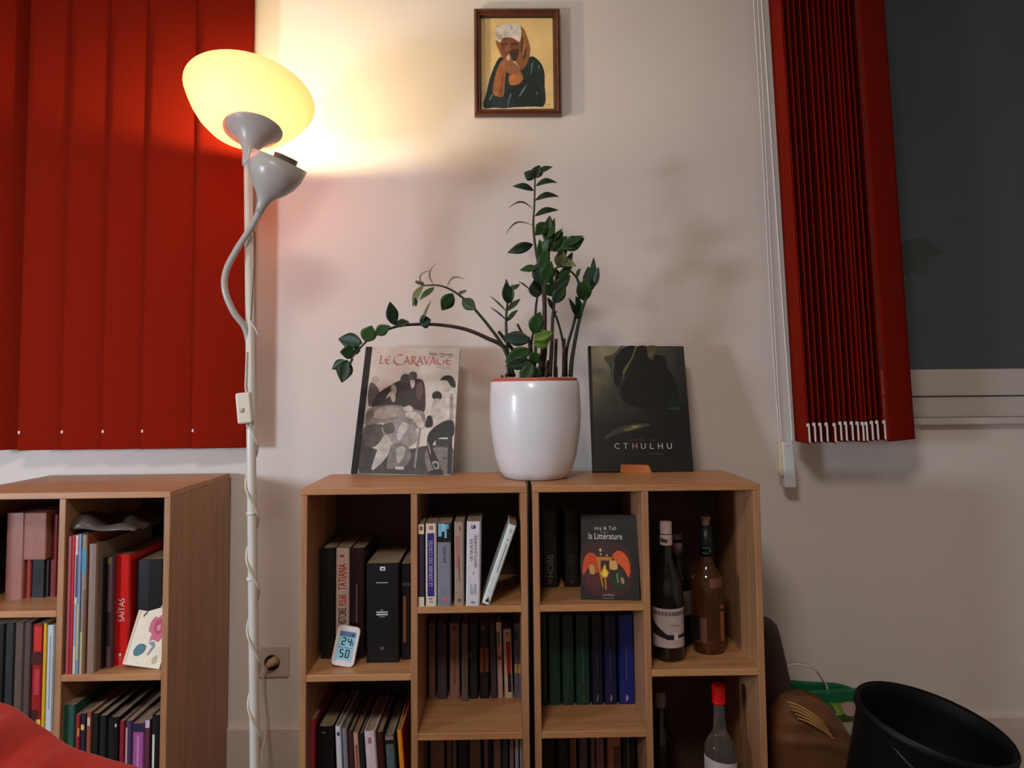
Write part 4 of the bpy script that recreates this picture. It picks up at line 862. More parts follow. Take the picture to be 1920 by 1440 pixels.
# ------------------------------------------------------------------ picture on the wall
pa, pb_ = P(888, 14, -0.035), P(1050, 14, -0.035); pz0 = P(969, 213, -0.035).z
wP, hP = pb_.x-pa.x, pa.z-pz0
pic = thing('framed_picture', 'framed portrait of a person in a white headwrap on the wall', 'picture', ((pa.x+pb_.x)/2, -0.001, pz0))
BRN = mat((92, 46, 26), 0.38, 0.18, 16, stretch=(3, 3, 3), coat=0.2)
def mitre(bm, x0, z0, x1, z1, prof):
    """frame moulding: prof = (inset, y) swept round the rectangle"""
    rings = []
    for ins, y in prof: rings.append([bm.verts.new(v) for v in ((x0+ins, y, z0+ins), (x1-ins, y, z0+ins), (x1-ins, y, z1-ins), (x0+ins, y, z1-ins))])
    for A, B in zip(rings, rings[1:]+rings[:1]):
        for k in range(4): bm.faces.new((A[k], A[(k+1) % 4], B[(k+1) % 4], B[k]))
bm = bmesh.new(); mitre(bm, -wP/2, 0, wP/2, hP, [(0, 0), (0, -.022), (.002, -.030), (.008, -.034), (.013, -.030), (.015, -.024), (.019, -.024), (.021, -.020), (.021, 0)]); obj('frame', bm, BRN, pic)
bm = bmesh.new(); mitre(bm, -wP/2+.018, .018, wP/2-.018, hP-.018, [(0, -.004), (0, -.019), (.004, -.016), (.006, -.004)]); obj('inner_moulding', bm, mat((58, 38, 28), 0.5, 0.1, 20), pic)
x0_, x1_, z0_, z1_ = -wP/2+.023, wP/2-.023, .023, hP-.021
obj('canvas', box((x0_, -.008, z0_), (x1_, -.003, z1_)), mat((234, 202, 138), 0.7, 0.08, 10, 0.1), pic)
def uvP(pts): return [(x0_+(x-272)/(1090-272)*(x1_-x0_), z0_+(1232-y)/(1232-200)*(z1_-z0_)) for x, y in pts]
prints(pic, 'painted_figure', frame((0, -.008, 0), (1, 0, 0), (0, 0, 1)), [
    ((26, 44, 42), uvP(blob([(310, 1215), (330, 1040), (390, 820), (480, 650), (560, 680), (720, 780), (830, 640), (930, 690), (985, 800), (990, 950), (968, 1200), (640, 1212)], 6))),
    ((18, 28, 30), uvP(blob([(560, 1000), (720, 950), (850, 800), (900, 900), (960, 1190), (720, 1200), (560, 1120)]))),
    ((150, 94, 48), uvP(blob([(440, 470), (450, 330), (480, 290), (720, 300), (790, 400), (830, 560), (800, 700), (730, 790), (690, 740), (640, 680), (520, 650), (470, 560)]))),
    ((96, 60, 32), uvP(blob([(735, 420), (770, 460), (790, 600), (750, 680), (720, 560)]))),
    ((176, 120, 62), uvP(blob([(765, 440), (780, 520), (750, 620), (735, 640), (750, 530)]))),
    ((128, 76, 52), uvP(blob([(490, 470), (540, 430), (640, 430), (705, 480), (700, 600), (660, 680), (600, 690), (520, 640)]))),
    ((88, 50, 36), uvP([(500, 495), (570, 480), (580, 510), (510, 515)])), ((88, 50, 36), uvP([(610, 485), (690, 480), (690, 510), (620, 515)])),
    ((66, 44, 34), uvP(blob([(600, 580), (690, 560), (690, 650), (650, 690), (610, 640)]))),
    ((150, 92, 64), uvP(blob([(540, 540), (590, 500), (600, 570), (560, 600)]))),
    ((168, 102, 58), uvP(blob([(440, 1080), (400, 1040), (430, 850), (500, 690), (560, 700), (540, 900), (520, 1080)]))),
    ((140, 78, 44), uvP([(470, 1080), (500, 860), (530, 800), (520, 1000), (505, 1085)])),
    ((156, 100, 66), uvP(blob([(540, 680), (570, 620), (600, 610), (610, 680), (680, 740), (740, 860), (690, 940), (610, 930), (600, 840), (560, 810)]))),
    ((184, 116, 58), uvP(blob([(590, 850), (700, 840), (748, 880), (700, 945), (600, 955)]))),
    ((206, 180, 160), uvP(blob([(560, 650), (585, 612), (600, 650), (580, 690)]))),
    ((220, 212, 202), uvP(blob([(430, 430), (432, 350), (480, 290), (600, 275), (720, 300), (715, 470), (640, 435), (560, 425), (510, 445), (495, 480), (450, 460)]))),
    ((186, 176, 164), uvP(blob([(440, 400), (500, 390), (520, 420), (480, 450)]))), ((190, 182, 170), uvP(blob([(600, 300), (640, 310), (620, 350)]))),
    ((120, 146, 146), uvP([(835, 830), (845, 730), (870, 680), (850, 750), (842, 835)])), ((120, 146, 146), uvP([(925, 730), (935, 745), (928, 790), (922, 770)])),
    ((110, 136, 136), uvP([(690, 1090), (740, 1010), (800, 940), (760, 1010), (710, 1085)])), ((70, 104, 92), uvP([(560, 1200), (590, 1060), (620, 1050), (590, 1130), (575, 1205)])),
    ((130, 150, 150), uvP([(895, 1020), (910, 1060), (900, 1080)])), ((110, 130, 130), uvP([(355, 1130), (385, 1060), (400, 1070), (370, 1130)])),
    ((226, 206, 160), uvP([(310, 1222), (420, 1212), (520, 1220), (640, 1208), (860, 1200), (970, 1206), (970, 1232), (310, 1232)])),
], rough=0.6, var=0.16, scale=60)
text(pic, 'Riby', (140, 112, 66), frame((0, -.008, 0), (1, 0, 0), (0, 0, 1)), uvP([(1030, 1185)])[0][0], uvP([(1030, 1185)])[0][1], .010, .005, 'signature', off=0.002)

# ------------------------------------------------------------------ blinds
RED = bpy.data.materials.new('red_blind_fabric'); RED.use_nodes = True; nt = RED.node_tree; b = nt.nodes['Principled BSDF']
tc = nt.nodes.new('ShaderNodeTexCoord'); wv = nt.nodes.new('ShaderNodeTexNoise'); mp = nt.nodes.new('ShaderNodeMapping'); mp.inputs['Scale'].default_value = (300, 300, 60)
nt.links.new(tc.outputs['Object'], mp.inputs[0]); nt.links.new(mp.outputs[0], wv.inputs['Vector']); wv.inputs['Scale'].default_value = 1.0
rp = nt.nodes.new('ShaderNodeValToRGB'); rp.color_ramp.elements[0].color = lin((124, 25, 9)); rp.color_ramp.elements[1].color = lin((132, 27, 10)); rp.color_ramp.elements[0].position = .3; rp.color_ramp.elements[1].position = .7
nt.links.new(wv.outputs['Fac'], rp.inputs[0]); nt.links.new(rp.outputs[0], b.inputs['Base Color']); b.inputs['Roughness'].default_value = 0.9; b.inputs['Specular IOR Level'].default_value = 0.04
WHITE = mat((222, 216, 208), 0.4, 0.02, 30)
def slat_mesh(wd, h, sag, seg=8, thick=0.0007):
    """vertical slat: x across, curved towards the room in the middle, hem at the foot"""
    bm = bmesh.new(); f_, b_ = [], []
    zs = [0, 0.004, 0.05, 0.054, h*.5, h]
    for i in range(seg+1):
        u = i/seg-0.5; x = u*wd; y = -sag*(1-(2*u)**2)
        f_.append([bm.verts.new((x, y-(0.0006 if k < 3 else 0), z_)) for k, z_ in enumerate(zs)]); b_.append([bm.verts.new((x, y+thick, z_)) for z_ in zs])
    n = len(zs)
    for i in range(seg):
        for k in range(n-1):
            bm.faces.new((f_[i][k], f_[i+1][k], f_[i+1][k+1], f_[i][k+1])); bm.faces.new((b_[i+1][k], b_[i][k], b_[i][k+1], b_[i+1][k+1]))
        bm.faces.new((f_[i][0], b_[i][0], b_[i+1][0], f_[i+1][0])); bm.faces.new((f_[i][-1], f_[i+1][-1], b_[i+1][-1], b_[i][-1]))
    for i in (0, seg):
        for k in range(n-1): bm.faces.new((f_[i][k], f_[i][k+1], b_[i][k+1], b_[i][k]))
    return bm
# wide blind at the left
yBl = -0.085
bl = thing('vertical_blind', 'wide closed red vertical blind at the left behind the floor lamp', 'blind', (P(240, 842, yBl).x, yBl, P(240, 842, yBl).z))
zt = 2.62; hb_ = zt-bl.location.z
seams_t = [-5, 72, 152, 229, 299, 379, 474]; seams_b = [-42, 38, 118, 194, 268, 363, 464]
angs = [40, 8, 8, 7, 6, 7, 4]
sm = None
for k in range(-2, 6):
    if k < 0: xa = P(seams_b[0]+80*k+0, 842, yBl).x; xb = P(seams_b[0]+80*(k+1), 842, yBl).x
    else: xa, xb = P(seams_b[k], 842, yBl).x, P(seams_b[k+1], 842, yBl).x
    a = math.radians(angs[k] if k >= 0 else 36); wd = (xb-xa+0.006)/math.cos(a)
    o = obj('slat', slat_mesh(wd, hb_, 0.004 if k else 0.002), RED, bl, True)
    o.location = ((xa+xb)/2-bl.location.x, 0.0 if k > 0 else 0.012, 0); o.rotation_euler = (0, 0, a)
    cl = obj('clip', box((-wd/2+0.001, -0.003, 0.050), (-wd/2+0.007, 0.002, 0.059), 0.001, 1), WHITE, o)
obj('headrail', box((P(-200, 842, yBl).x-bl.location.x, -0.03, hb_+0.005), (P(470, 842, yBl).x-bl.location.x, 0.03, hb_+0.05), 0.004), WHITE, bl)
# gathered blind at the right
yRb = -0.16
rb0 = P(1600, 825, yRb)
rbl = thing('vertical_blind', 'narrow gathered dark red vertical blind beside the window at the right', 'blind', rb0)
rbl.rotation_euler = (0, math.radians(-1.6), 0)
hR = 2.62-rb0.z
def xr_b(px): return P(px, 815, yRb-0.055).x-rb0.x
fx = [1518, 1529, 1540, 1552, 1567, 1578, 1588, 1599.5, 1610, 1619.6, 1626.6, 1637, 1647, 1660.5]
for k, px in enumerate(fx):
    xf = xr_b(px); a = math.radians(84+rn.uniform(-6, 5)); wd = 0.118
    o = obj('slat', slat_mesh(wd, hR, 0.002, 4), RED, rbl, True)
    o.rotation_euler = (0, 0, a); c = Vector((math.cos(a), math.sin(a), 0))*(wd/2)
    o.location = (xf+c.x, -0.055+c.y, rn.uniform(-.004, .0))
    obj('bottom_weight', box((-wd/2-0.0022, -0.0026, 0.004), (-wd/2+0.0015, 0.0026, 0.052), 0.001, 1), WHITE, o)
    bm = box((-wd/2-0.0026, -0.002, 0.050), (-wd/2+0.0015, 0.0065, 0.060), 0.001, 1); obj('clip', bm, WHITE, o)
xa, xb = xr_b(1662), xr_b(1719); a = math.radians(28); wd = (xb-xa)/math.cos(a)*1.30
o = obj('slat', slat_mesh(wd, hR, 0.003), RED, rbl, True); o.rotation_euler = (0, 0, a); o.location = ((xa+xb)/2+.012, -0.030, -0.004)
xf = xr_b(1516); a = math.radians(86); wd = 0.118
o = obj('slat', slat_mesh(wd, hR, 0.003, 4), RED, rbl, True); o.rotation_euler = (0, 0, a); o.location = (xf+math.cos(a)*wd/2, -0.050+math.sin(a)*wd/2, -0.002)
obj('headrail', box((xr_b(1440), -0.03, hR+0.004), (xr_b(1900), 0.03, hR+0.05), 0.004), WHITE, rbl)
# pull cords and their weight
yCd = -0.06
cd = thing('blind_cord', 'white blind pull cord with a white plastic tensioner hanging beside the right blind', 'cord', P(1472, 912, yCd))
def cp(px, py, y=yCd): return P(px, py, y)-cd.location
CORD = mat((236, 230, 222), 0.6, 0.1, 300)
for pts, r in (([(1413, 0), (1431, 300), (1444, 560), (1455, 740), (1463, 830)], .0021), ([(1421, 0), (1437, 300), (1450, 560), (1460, 740), (1467, 832)], .0021), ([(1428, -5), (1449, 300), (1468, 580), (1480, 740), (1486, 832)], .0032)):
    q = [cp(*p_) for p_ in pts]; q.insert(0, q[0]+Vector((-0.005, 0, 0.12)))
    obj('cord', tube(cr(q, 4), r, 6), CORD, cd, True)
obj('bead', lathe([(.0005, -.006), (.003, -.004), (.003, .004), (.0005, .006)], 10, Matrix.Translation(cp(1455, 737))), WHITE, cd, True)
a_, b_ = cp(1466, 828), cp(1491, 912)
bm = bmesh.new(); bm_box(bm, (a_.x, -0.016, b_.z), (b_.x, 0.016, a_.z))
for v in bm.verts:
    if v.co.z > a_.z-.01: v.co.x -= .006
bmesh.ops.bevel(bm, geom=[e for e in bm.edges if min(v.co.z for v in e.verts) > a_.z-.01 or abs(e.verts[0].co.z-e.verts[1].co.z) > .05], offset=.006, segments=4, affect='EDGES', profile=0.5)
obj('tensioner', bm, mat((214, 214, 214), 0.35, 0.02, 30), cd)
c_ = cp(1462, 826); d_ = cp(1464, 893)
obj('tensioner_side', box((c_.x-.006, -0.012, d_.z), (a_.x+0.002, 0.012, c_.z), 0.005, 3), mat((214, 196, 160), 0.4, 0.03, 30), cd)
obj('screw', lathe([(.0018, 0), (.0018, .001), (.0005, .0012)], 10, Matrix.Translation(cp(1478, 836, yCd-.0155)) @ Matrix.Rotation(PI/2, 4, 'X')), mat((110, 110, 112), 0.4, 0.02, 30), cd)

# ------------------------------------------------------------------ floor lamp
yLm = -0.44
WH = mat((212, 206, 196), 0.32, 0.02, 20); GR = mat((178, 172, 166), 0.30, 0.03, 20)
pt = P(465, 303, yLm); pbm = P(478, 1440, yLm)
slope = (pt-pbm)/(pt.z-pbm.z); pz0 = pbm+slope*(0.02-pbm.z)
lamp = thing('floor_lamp', 'white uplighter floor lamp with glowing glass bowl and bent reading arm', 'lamp', (pz0.x, yLm, 0))
L0 = lamp.location
obj('base', lathe([(.128, 0), (.130, .004), (.128, .012), (.10, .020), (.03, .028), (.014, .034), (.012, .05)], 40), WH, lamp, True)
obj('pole', tube([pz0-L0, pbm-L0, (pbm+pt)/2-L0, pt-L0], [.0128, .0125, .0118, .0108], 16), WH, lamp, True)
for py in (962, 1085):
    p_ = P(472, py, yLm)-L0; obj('pole_joint', lathe([(.0128, -.004), (.0134, -.002), (.0134, .002), (.0128, .004)], 16, Matrix.Translation(p_)), WH, lamp, True)
def axis_m(org, ax):
    z_ = Vector(ax).normalized(); x_ = Vector((1, 0, 0)); x_ = (x_-z_*x_.dot(z_)).normalized(); y_ = z_.cross(x_)
    m_ = Matrix((x_, y_, z_)).transposed().to_4x4(); m_.translation = org; return m_
ax_h = Vector((0.05, 0.26, 0.95)).normalized()
Mh = axis_m(pt-L0, ax_h)
obj('bowl_holder', lathe([(.0135, -.012), (.015, 0), (.017, .02), (.024, .044), (.038, .066), (.058, .086), (.074, .098), (.0765, .102), (.073, .102), (.055, .090), (.02, .07)], 36, Mh), GR, lamp, True)
ax_s = Vector((0.05, 0.34, 0.94)).normalized()
Rb = 0.175; rimc = (pt-L0)+ax_h*0.088+ax_s*0.126+Vector((-0.031, 0.004, 0))
Ms = axis_m(rimc-ax_s*0.134, ax_s)
bowl = [(.004, .012), (.040, .013), (.070, .018), (.102, .030), (.128, .056), (.149, .085), (.164, .112), (Rb, .134)]
inner = [(r*.982-.0008, z_+.0018) for r, z_ in bowl[::-1]]
SHADE = bpy.data.materials.new('opal_glass'); SHADE.use_nodes = True; nt = SHADE.node_tree
for n_ in list(nt.nodes): nt.nodes.remove(n_)
ou = nt.nodes.new('ShaderNodeOutputMaterial'); tr = nt.nodes.new('ShaderNodeBsdfTranslucent'); df = nt.nodes.new('ShaderNodeBsdfDiffuse'); gs = nt.nodes.new('ShaderNodeBsdfGlossy')
m1 = nt.nodes.new('ShaderNodeMixShader'); m2 = nt.nodes.new('ShaderNodeMixShader'); fz = nt.nodes.new('ShaderNodeFresnel')
nz = nt.nodes.new('ShaderNodeTexNoise'); nz.inputs['Scale'].default_value = 30; nz.inputs['Detail'].default_value = 6
rp = nt.nodes.new('ShaderNodeValToRGB'); rp.color_ramp.elements[0].position = .30; rp.color_ramp.elements[1].position = .36; rp.color_ramp.elements[0].color = (.52, .125, .062, 1); rp.color_ramp.elements[1].color = (.68, .165, .082, 1)
nt.links.new(nz.outputs['Fac'], rp.inputs[0]); nt.links.new(rp.outputs[0], tr.inputs[0]); df.inputs[0].default_value = (.72, .62, .48, 1); gs.inputs['Roughness'].default_value = .5
m1.inputs[0].default_value = .5; nt.links.new(tr.outputs[0], m1.inputs[1]); nt.links.new(df.outputs[0], m1.inputs[2])
m2.inputs[0].default_value = .03; nt.links.new(m1.outputs[0], m2.inputs[1]); nt.links.new(gs.outputs[0], m2.inputs[2]); nt.links.new(m2.outputs[0], ou.inputs[0])
bm = lathe(bowl, 56, Ms, True, False)
obj('glass_bowl', bm, SHADE, lamp, True)
bulb_p = (rimc-ax_s*0.050)
obj('bulb', lathe([(.008, -.03), (.009, -.02), (.017, .0), (.020, .012), (.016, .026), (.003, .034)], 20, axis_m(bulb_p-ax_s*.035, ax_s)), mat((255, 220, 160), 0.4, 0.01, 10, emit=14.0), lamp, True)
bl_ = bpy.data.lights.new('lamp_bulb', 'POINT'); bl_.energy = BULB_W; bl_.color = (1.0, 0.80, 0.46); bl_.shadow_soft_size = 0.022
bo = bpy.data.objects.new('bulb_light', bl_); C.objects.link(bo); bo.parent = lamp; bo.location = bulb_p+ax_s*0.018
# reading arm
yAr = yLm-0.03
n0 = P(487, 395, yAr)-L0; n1 = P(528, 304, yAr)-L0; axr = (n1-n0).normalized()+Vector((0, -.10, 0)); axr.normalize()
Mr = axis_m(n0, axr); Lr = (n1-n0).length
obj('reading_shade', lathe([(.011, -.004), (.0125, .01), (.016, .025), (.026, .042), (.044, .060), (.060, .082), (.069, .105), (.073, Lr*1.0), (.0705, Lr*1.0), (.066, .105), (.056, .084), (.02, .06)], 36, Mr), GR, lamp, True)
obj('inner_collar', lathe([(.030, .10), (.031, Lr*1.0+.016), (.027, Lr*1.0+.016), (.026, .10)], 28, Mr @ Matrix.Translation((.012, .0, 0))), mat((92, 82, 72), 0.5, 0.05, 20), lamp, True)
arm = [(487, 396, yAr), (470, 428, yAr), (444, 468, yAr), (424, 508, yAr), (422, 545, yAr), (438, 585, yAr+.008), (458, 612, yAr+.02), (466, 640, yLm), (467, 665, yLm)]
obj('flexible_arm', tube(cr([P(*a)-L0 for a in arm], 6), .0085, 12), GR, lamp, True)
obj('arm_hook', tube(cr([P(470, 606, yLm-.012)-L0, P(479, 617, yLm-.014)-L0, P(483, 628, yLm-.012)-L0], 4), .0018, 6), WH, lamp, True)
CW = mat((206, 196, 178), 0.5, 0.05, 40)
obj('thin_wire', tube(cr([P(470, 432, yLm-.011)-L0, P(477, 436, yLm-.012)-L0, P(478, 470, yLm-.012)-L0, P(474, 540, yLm-.011)-L0, P(470, 600, yLm-.011)-L0], 4), .0011, 6), mat((96, 74, 54), .6, .05, 30), lamp, True)
sw0 = P(459, 765, yLm-.014)-L0
bm = bmesh.new(); bm_box(bm, (-.019, -.011, -.040), (.019, .011, .040))
bmesh.ops.bevel(bm, geom=bm.edges[:], offset=.005, segments=3, affect='EDGES', profile=0.5)
bmesh.ops.transform(bm, matrix=Matrix.Translation(sw0) @ Matrix.Rotation(-.10, 4, 'Y'), verts=bm.verts)
sw = obj('switch', bm, mat((216, 206, 188), 0.4, 0.03, 30), lamp)
obj('switch_button', lathe([(.006, 0), (.006, .003), (.001, .0035)], 16, Matrix.Translation(sw0+Vector((-.004, -.0105, -.005))) @ Matrix.Rotation(PI/2, 4, 'X')), mat((190, 180, 164), 0.4, 0.03, 30), sw, True)
# cable: winds round the pole, then runs to the socket
pts = []
def polec(z_): return pz0+slope*(z_-pz0.z)
ztop = P(465, 640, yLm).z; zsw = P(465, 792, yLm).z; z_ = ztop
for k in range(6): pts.append(P(463-k*.5, 660+k*13, yLm-.012)-L0)
pts.append(sw0+Vector((.004, 0, .03))); pts.append(sw0+Vector((.006, .002, -.045)))
n = 64
for k in range(n+1):
    zz = zsw-.01+(0.12-zsw)*k/n; a = -PI/2+2*PI*k/n*5.5
    c_ = polec(zz); r = .0152
    pts.append(c_+Vector((r*math.cos(a), r*math.sin(a), 0))-L0)
end = P(500, 1252, -0.018)
pts += [Vector((.03, -.02, .055)), P(489, 1440, -.20)-L0, P(497, 1380, -.10)-L0, P(494, 1310, -.05)-L0, P(492, 1262, -.045)-L0, P(499, 1250, -.035)-L0, P(510, 1240, -.02)-L0]
obj('cable', tube(cr(pts, 3), .0029, 6), CW, lamp, True)
bm = bmesh.new(); bm_tube(bm, [P(498, 1252, -.040)-L0, P(506, 1244, -.034)-L0, P(517, 1238, -.012)-L0], [.005, .012, .0145], 14); obj('plug', bm, mat((190, 158, 126), 0.5, 0.04, 30), lamp, True)
# wall socket
sk = thing('wall_socket', 'cream wall socket between the bookcases with a plug in it', 'socket', P(512, 1240, 0))
s0 = sk.location
a_, b_ = P(488, 1210, 0)-s0, P(542, 1268, 0)-s0
PLT = mat((206, 190, 176), 0.45, 0.02, 30)
bm = bmesh.new(); bm_box(bm, (a_.x, -.009, b_.z), (b_.x, -.0005, a_.z), .003); obj('plate', bm, PLT, sk)
obj('socket_well', lathe([(.0235, 0), (.0235, .0035), (.0205, .0035), (.0195, .0005), (.002, .0003)], 28, Matrix.Translation((0, -.0088, 0)) @ Matrix.Rotation(PI/2, 4, 'X')), mat((52, 40, 34), 0.5, 0.05, 30), sk, True)

# ------------------------------------------------------------------ corner at the right: bags and tub
def grid_surface(fn, nu, nv, closed_u=False):
    bm = bmesh.new(); V_ = [[bm.verts.new(fn(i/nu, j/nv)) for j in range(nv+1)] for i in range(nu if closed_u else nu+1)]
    for i in range(nu):
        for j in range(nv):
            A, B = V_[i], V_[(i+1) % len(V_)]
            bm.faces.new((A[j], B[j], B[j+1], A[j+1]))
    return bm, V_
# brown padded case between bookcase and bags
yBr = -0.20
outl = [(1420, 1152), (1448, 1163), (1457, 1180), (1468, 1225), (1480, 1280), (1489, 1312), (1482, 1335), (1462, 1365), (1452, 1400), (1450, 1470), (1450, 1560), (1425, 1580)]
o2 = [P(a, b_, yBr) for a, b_ in outl]
bc = thing('padded_case', 'dark brown padded case standing against the right side of the bookcases', 'case', (B1+0.05, yBr, 0))
top = o2[0].z; Lc = bc.location
side = []
bm = bmesh.new(); rows = []
prof_r = [(p_.x, max(p_.z, 0.004)) for p_ in cr([Vector((p_.x, 0, p_.z)) for p_ in o2[1:-1]], 3) for p_ in [Vector((p_.x, 0, p_.z))]]
for x_, z_ in prof_r:
    xl = B1+.004; row = []
    for k in range(17):
        a = PI*k/16; t_ = math.sin(a)**0.5 if 0 < k < 16 else 0
        row.append(bm.verts.new((xl+(x_-xl)*t_-Lc.x, 0.07*math.cos(a), z_)))
    rows.append(row)
for A, B in zip(rows, rows[1:]):
    for k in range(16): bm.faces.new((A[k], A[k+1], B[k+1], B[k]))
    bm.faces.new((A[16], A[0], B[0], B[16]))
bm.faces.new(rows[0]); bm.faces.new(rows[-1][::-1])
obj('body', bm, mat((62, 38, 28), 0.7, 0.12, 30, 0.2), bc, True)
obj('seam', tube(cr([Vector((x_+.001-Lc.x, -.0, z_)) for x_, z_ in prof_r[2:-2:2]], 2), .003, 6), mat((40, 25, 20), 0.7, 0.1, 30), bc, True)
# green shopping bag with white handle
yGb = -0.115
gb = thing('shopping_bag', 'reusable shopping bag with green rim, leafy print and white handle, behind the black tub', 'bag', (P(1545, 1400, yGb).x, yGb, 0))
G0 = gb.location
bx0, bx1 = P(1474, 1290, yGb).x-G0.x, P(1610, 1290, yGb).x-G0.x; bzt = P(1540, 1283, yGb).z; bzg = P(1540, 1312, yGb).z
def bagfn(u, v):
    a = 2*PI*u; cx, sx_ = math.cos(a), math.sin(a)
    ex = abs(cx)**.45*math.copysign(1, cx); ey = abs(sx_)**.45*math.copysign(1, sx_)
    hx = (bx1-bx0)/2*(0.94+.06*v); wob = .004*math.sin(3*a+5*v)
    z_ = bzt*v-(.010*math.sin(a*2+.6) if v > .9 else 0)-(.012*(cx+1)/2 if v > .9 else 0)
    return Vector(((bx0+bx1)/2+hx*ex+wob, 0.030*ey+wob*.5-.01, max(.002, z_)))
bm, V_ = grid_surface(bagfn, 48, 24, True)
GRN = mat((16, 104, 62), 0.6, 0.08, 40); BPR = mat((176, 168, 140), 0.6, 0.1, 12)
zs_ = [0, 1]
for f in bm.faces:
    zc = f.calc_center_median().z
    if zc > bzg: f.material_index = 1
bm.faces.new([V_[i][0] for i in range(48)][::-1])
o = obj('bag_body', bm, [BPR, GRN], gb, True)
md = o.modifiers.new('s', 'SOLIDIFY'); md.thickness = .0015
fG = frame((0, -.0445, 0), (1, 0, 0), (0, 0, 1))
def gpt(px, py): p_ = P(px, py, yGb-.044)-G0; return (p_.x, p_.z)
prints(gb, 'leaf_print', fG, [((128, 160, 60), [gpt(*q) for q in ((1486, 1316), (1600, 1318), (1590, 1345), (1540, 1330), (1490, 1330))]), ((150, 176, 84), blob([gpt(*q) for q in ((1530, 1318), (1565, 1322), (1580, 1345), (1555, 1340))])),
    ((70, 110, 44), blob([gpt(*q) for q in ((1545, 1314), (1560, 1322), (1568, 1338), (1555, 1330))])), ((60, 84, 40), blob([gpt(*q) for q in ((1562, 1345), (1590, 1338), (1600, 1350), (1575, 1352))])),
    ((200, 160, 150), blob([gpt(*q) for q in ((1578, 1318), (1604, 1318), (1602, 1340), (1586, 1340))])), ((190, 180, 184), blob([gpt(*q) for q in ((1598, 1370), (1622, 1365), (1630, 1410), (1622, 1415))]))], base=.0006)
hd = [P(*q, yGb-.02)-G0 for q in ((1478, 1290), (1472, 1256), (1484, 1245), (1505, 1246), (1526, 1253), (1538, 1268), (1548, 1284), (1552, 1298))]
bm = bmesh.new(); cl = cr(hd, 5); prev = None
for i, p_ in enumerate(cl):
    wv_ = .010; t_ = (cl[min(i+1, len(cl)-1)]-cl[max(i-1, 0)]).normalized(); nn = Vector((0, 1, 0)); s_ = t_.cross(nn)*.0016
    q = [bm.verts.new(p_+s_+nn*wv_), bm.verts.new(p_+s_-nn*wv_), bm.verts.new(p_-s_-nn*wv_), bm.verts.new(p_-s_+nn*wv_)]
    if prev:
        for k in range(4): bm.faces.new((prev[k], prev[(k+1) % 4], q[(k+1) % 4], q[k]))
    prev = q
obj('handle', bm, mat((206, 196, 184), 0.55, 0.05, 40), gb, True)
# brown paper bag with ribbed gathered top
yPb = -0.36
pbag = thing('brown_bag', 'orange brown bag with gold gathered ribs in front of the green shopping bag', 'bag', (P(1530, 1400, yPb).x, yPb, 0))
B0_ = pbag.location
def hz(px, py): p_ = P(px, py, yPb-.07)-B0_; return p_.x, p_.z
xa, zt0 = hz(1452, 1345); xb, _ = hz(1628, 1345); ztp = hz(1500, 1313)[1]; zlo = hz(1540, 1362)[1]
def bag2(u, v):
    a = 2*PI*u; cx, sx_ = math.cos(a), math.sin(a); ex = abs(cx)**.6*math.copysign(1, cx); ey = abs(sx_)**.6*math.copysign(1, sx_)
    fu = (ex+1)/2; zmax = ztp-(ztp-zlo)*.55*fu**2-.05*fu**4-.02*(1-fu)**3
    t_ = v; rr = 1.0 if t_ < .72 else math.cos((t_-.72)/.28*PI/2*.96)**.55
    rib = .0035*math.sin(52*t_) if t_ > .72 else 0
    return Vector(((xa+xb)/2+(xb-xa)/2*ex*(.55+.45*rr)*(0.97+.03*math.sin(5*t_)), .075*ey*rr+rib*sx_, max(.002, zmax*(t_ if t_ < .72 else .72+(t_-.72)*1.0)+rib)))
bm, V_ = grid_surface(bag2, 56, 60, True)
bm.faces.new([V_[i][-1] for i in range(56)]); bm.faces.new([V_[i][0] for i in range(56)][::-1])
PB = mat((110, 68, 36), 0.65, 0.2, 9)
obj('bag_body', bm, PB, pbag, True)
GOLD = mat((196, 148, 84), 0.35, 0.1, 30)
for k in range(5):
    q = []
    for i in range(9):
        f = i/8; px = 1476+70*f+k*5; py = 1318+k*8+(f**1.7)*38-(1-f)*2
        x_, z_ = hz(px, py); q.append(Vector((x_, -.070-.012*math.sin(PI*f)+.006*k*.2, z_)))
    obj('gathered_rib', tube(cr(q, 3), .0022, 6), GOLD, pbag, True)
# black tub, tilted
yTb = -0.63
tc_ = P(1752, 1350, yTb); Rt = (P(1898, 1370, yTb)-P(1612, 1300, yTb)).length/2*0.915
ax_t = Vector((0.20, -0.12, 0.97)).normalized(); Ht = 0.36
Mt = axis_m(Vector((0, 0, 0)), ax_t)
# base rests on the floor on its lower edge
tub = thing('black_tub', 'large round black tub tilted in the bottom right corner', 'tub', (0, 0, 0))
bc_ = tc_-ax_t*Ht
prof = [(Rt*.80, 0), (Rt*.84, .008), (Rt*.97, Ht*.92), (Rt*1.0, Ht*.95), (Rt*1.0, Ht*.985), (Rt*.985, Ht), (Rt*.955, Ht*.985), (Rt*.93, Ht*.9), (Rt*.80, .03), (.005, .022)]
low = min((bc_+Mt.to_3x3() @ Vector((r*math.cos(a*.1), r*math.sin(a*.1), z_))).z for r, z_ in prof[:2] for a in range(63))
Ht2 = Ht+low/ax_t.z*0.985
prof = [(r, z_ if z_ < .1 else z_/Ht*Ht2) for r, z_ in prof]
tub.location = tc_-ax_t*Ht2
BLK = mat((9, 9, 10), 0.6, 0.15, 20, spec=0.2)
obj('body', lathe(prof, 56, Mt), BLK, tub, True)
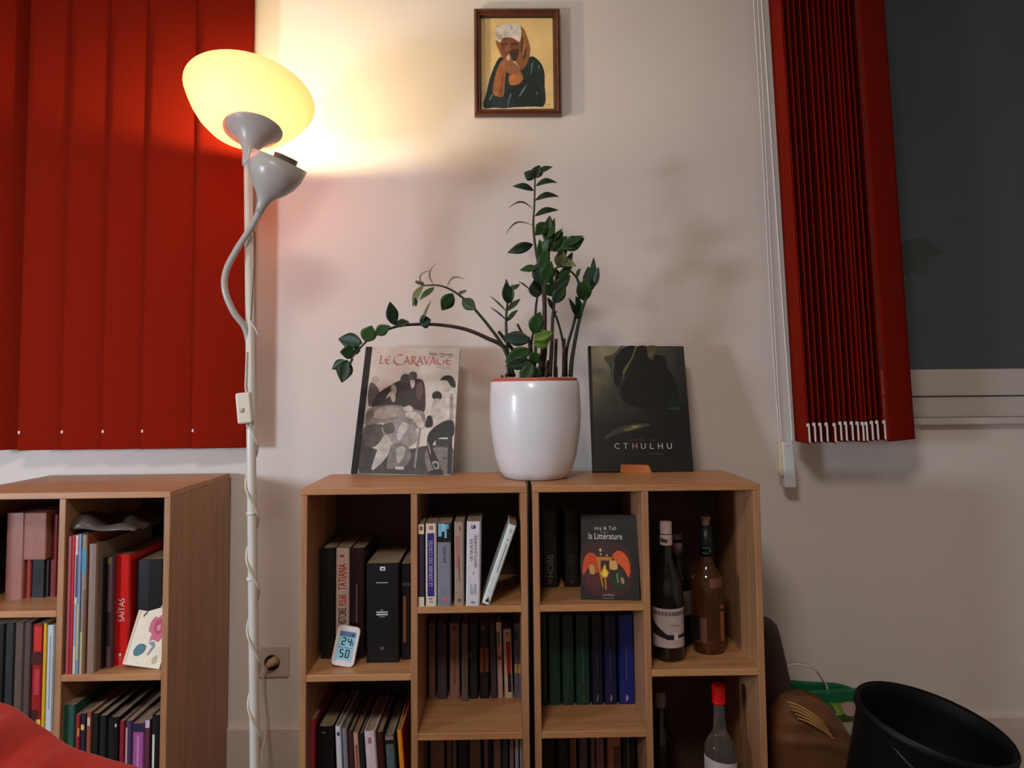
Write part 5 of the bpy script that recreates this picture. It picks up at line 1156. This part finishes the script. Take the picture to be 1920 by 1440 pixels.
obj('handle', tube(cr([Mt @ Vector((Rt*.95*math.cos(a), Rt*.95*math.sin(a), Ht2*.93-.05*math.sin((a-3.6)/1.9*PI))) for a in [3.6+1.9*i/8 for i in range(9)]], 3), .004, 6), mat((34, 34, 36), 0.4, 0.05, 20), tub, True)
obj('rim', lathe([(Rt*1.0, Ht2*.95), (Rt*1.025, Ht2*.955), (Rt*1.03, Ht2*.985), (Rt*1.0, Ht2*1.001)], 56, Mt, False, False), mat((11, 11, 12), 0.5, 0.1, 20, spec=0.25), tub, True)

# ------------------------------------------------------------------ red throw on the sofa at the lower left
ySf = -1.15
sofa = thing('sofa', 'sofa arm under a creased red throw at the lower left corner', 'sofa', (P(40, 1440, ySf).x, ySf-.35, 0))
S0 = sofa.location
REDT = mat((172, 40, 26), 0.9, 0.06, 60, 0.1, sheen=0.1)
sil = [(-420, 1285), (-200, 1290), (-60, 1302), (0, 1316), (35, 1328), (70, 1352), (110, 1383), (150, 1404), (205, 1422), (280, 1446), (340, 1500), (372, 1600)]
sp_ = cr([P(a, b_, ySf)-S0 for a, b_ in sil], 4)
NU = len(sp_)-1
def throw(u, v):
    p_ = sp_[min(NU, int(round(u*NU)))]; d = v
    fold = .022*math.exp(-((u-.46+.30*v)/.035)**2)-.020*math.exp(-((u-.54+.30*v)/.03)**2)+.016*math.exp(-((u-.64+.20*v)/.03)**2)-.012*math.exp(-((u-.71+.18*v)/.025)**2)
    y_ = p_.y-.62*d+.03-fold*.8*min(1, max(0, d-.02)*6); rise = -.30*max(0, d-.25)**1.5+.012*math.sin(PI*min(1, d*4))
    return Vector((p_.x+.05*d, y_, p_.z+rise+fold*min(1, max(0, d-.05)*5)-(.14 if d == 0 else 0)))
bm, V_ = grid_surface(throw, NU, 22)
o = obj('throw', bm, REDT, sofa, True)
md = o.modifiers.new('s', 'SOLIDIFY'); md.thickness = .008; md.offset = -1
sd = o.modifiers.new('ss', 'SUBSURF'); sd.levels = 1; sd.render_levels = 2
xe = P(215, 1440, ySf).x-S0.x
bm = bmesh.new(); bm_box(bm, (sp_[0].x, .0+.35-.55, 0.0), (xe-.02, .35-.02, sp_[-20].z-.16), .03, 3)
obj('arm_body', bm, mat((150, 36, 28), 0.85, 0.08, 40), sofa, True)
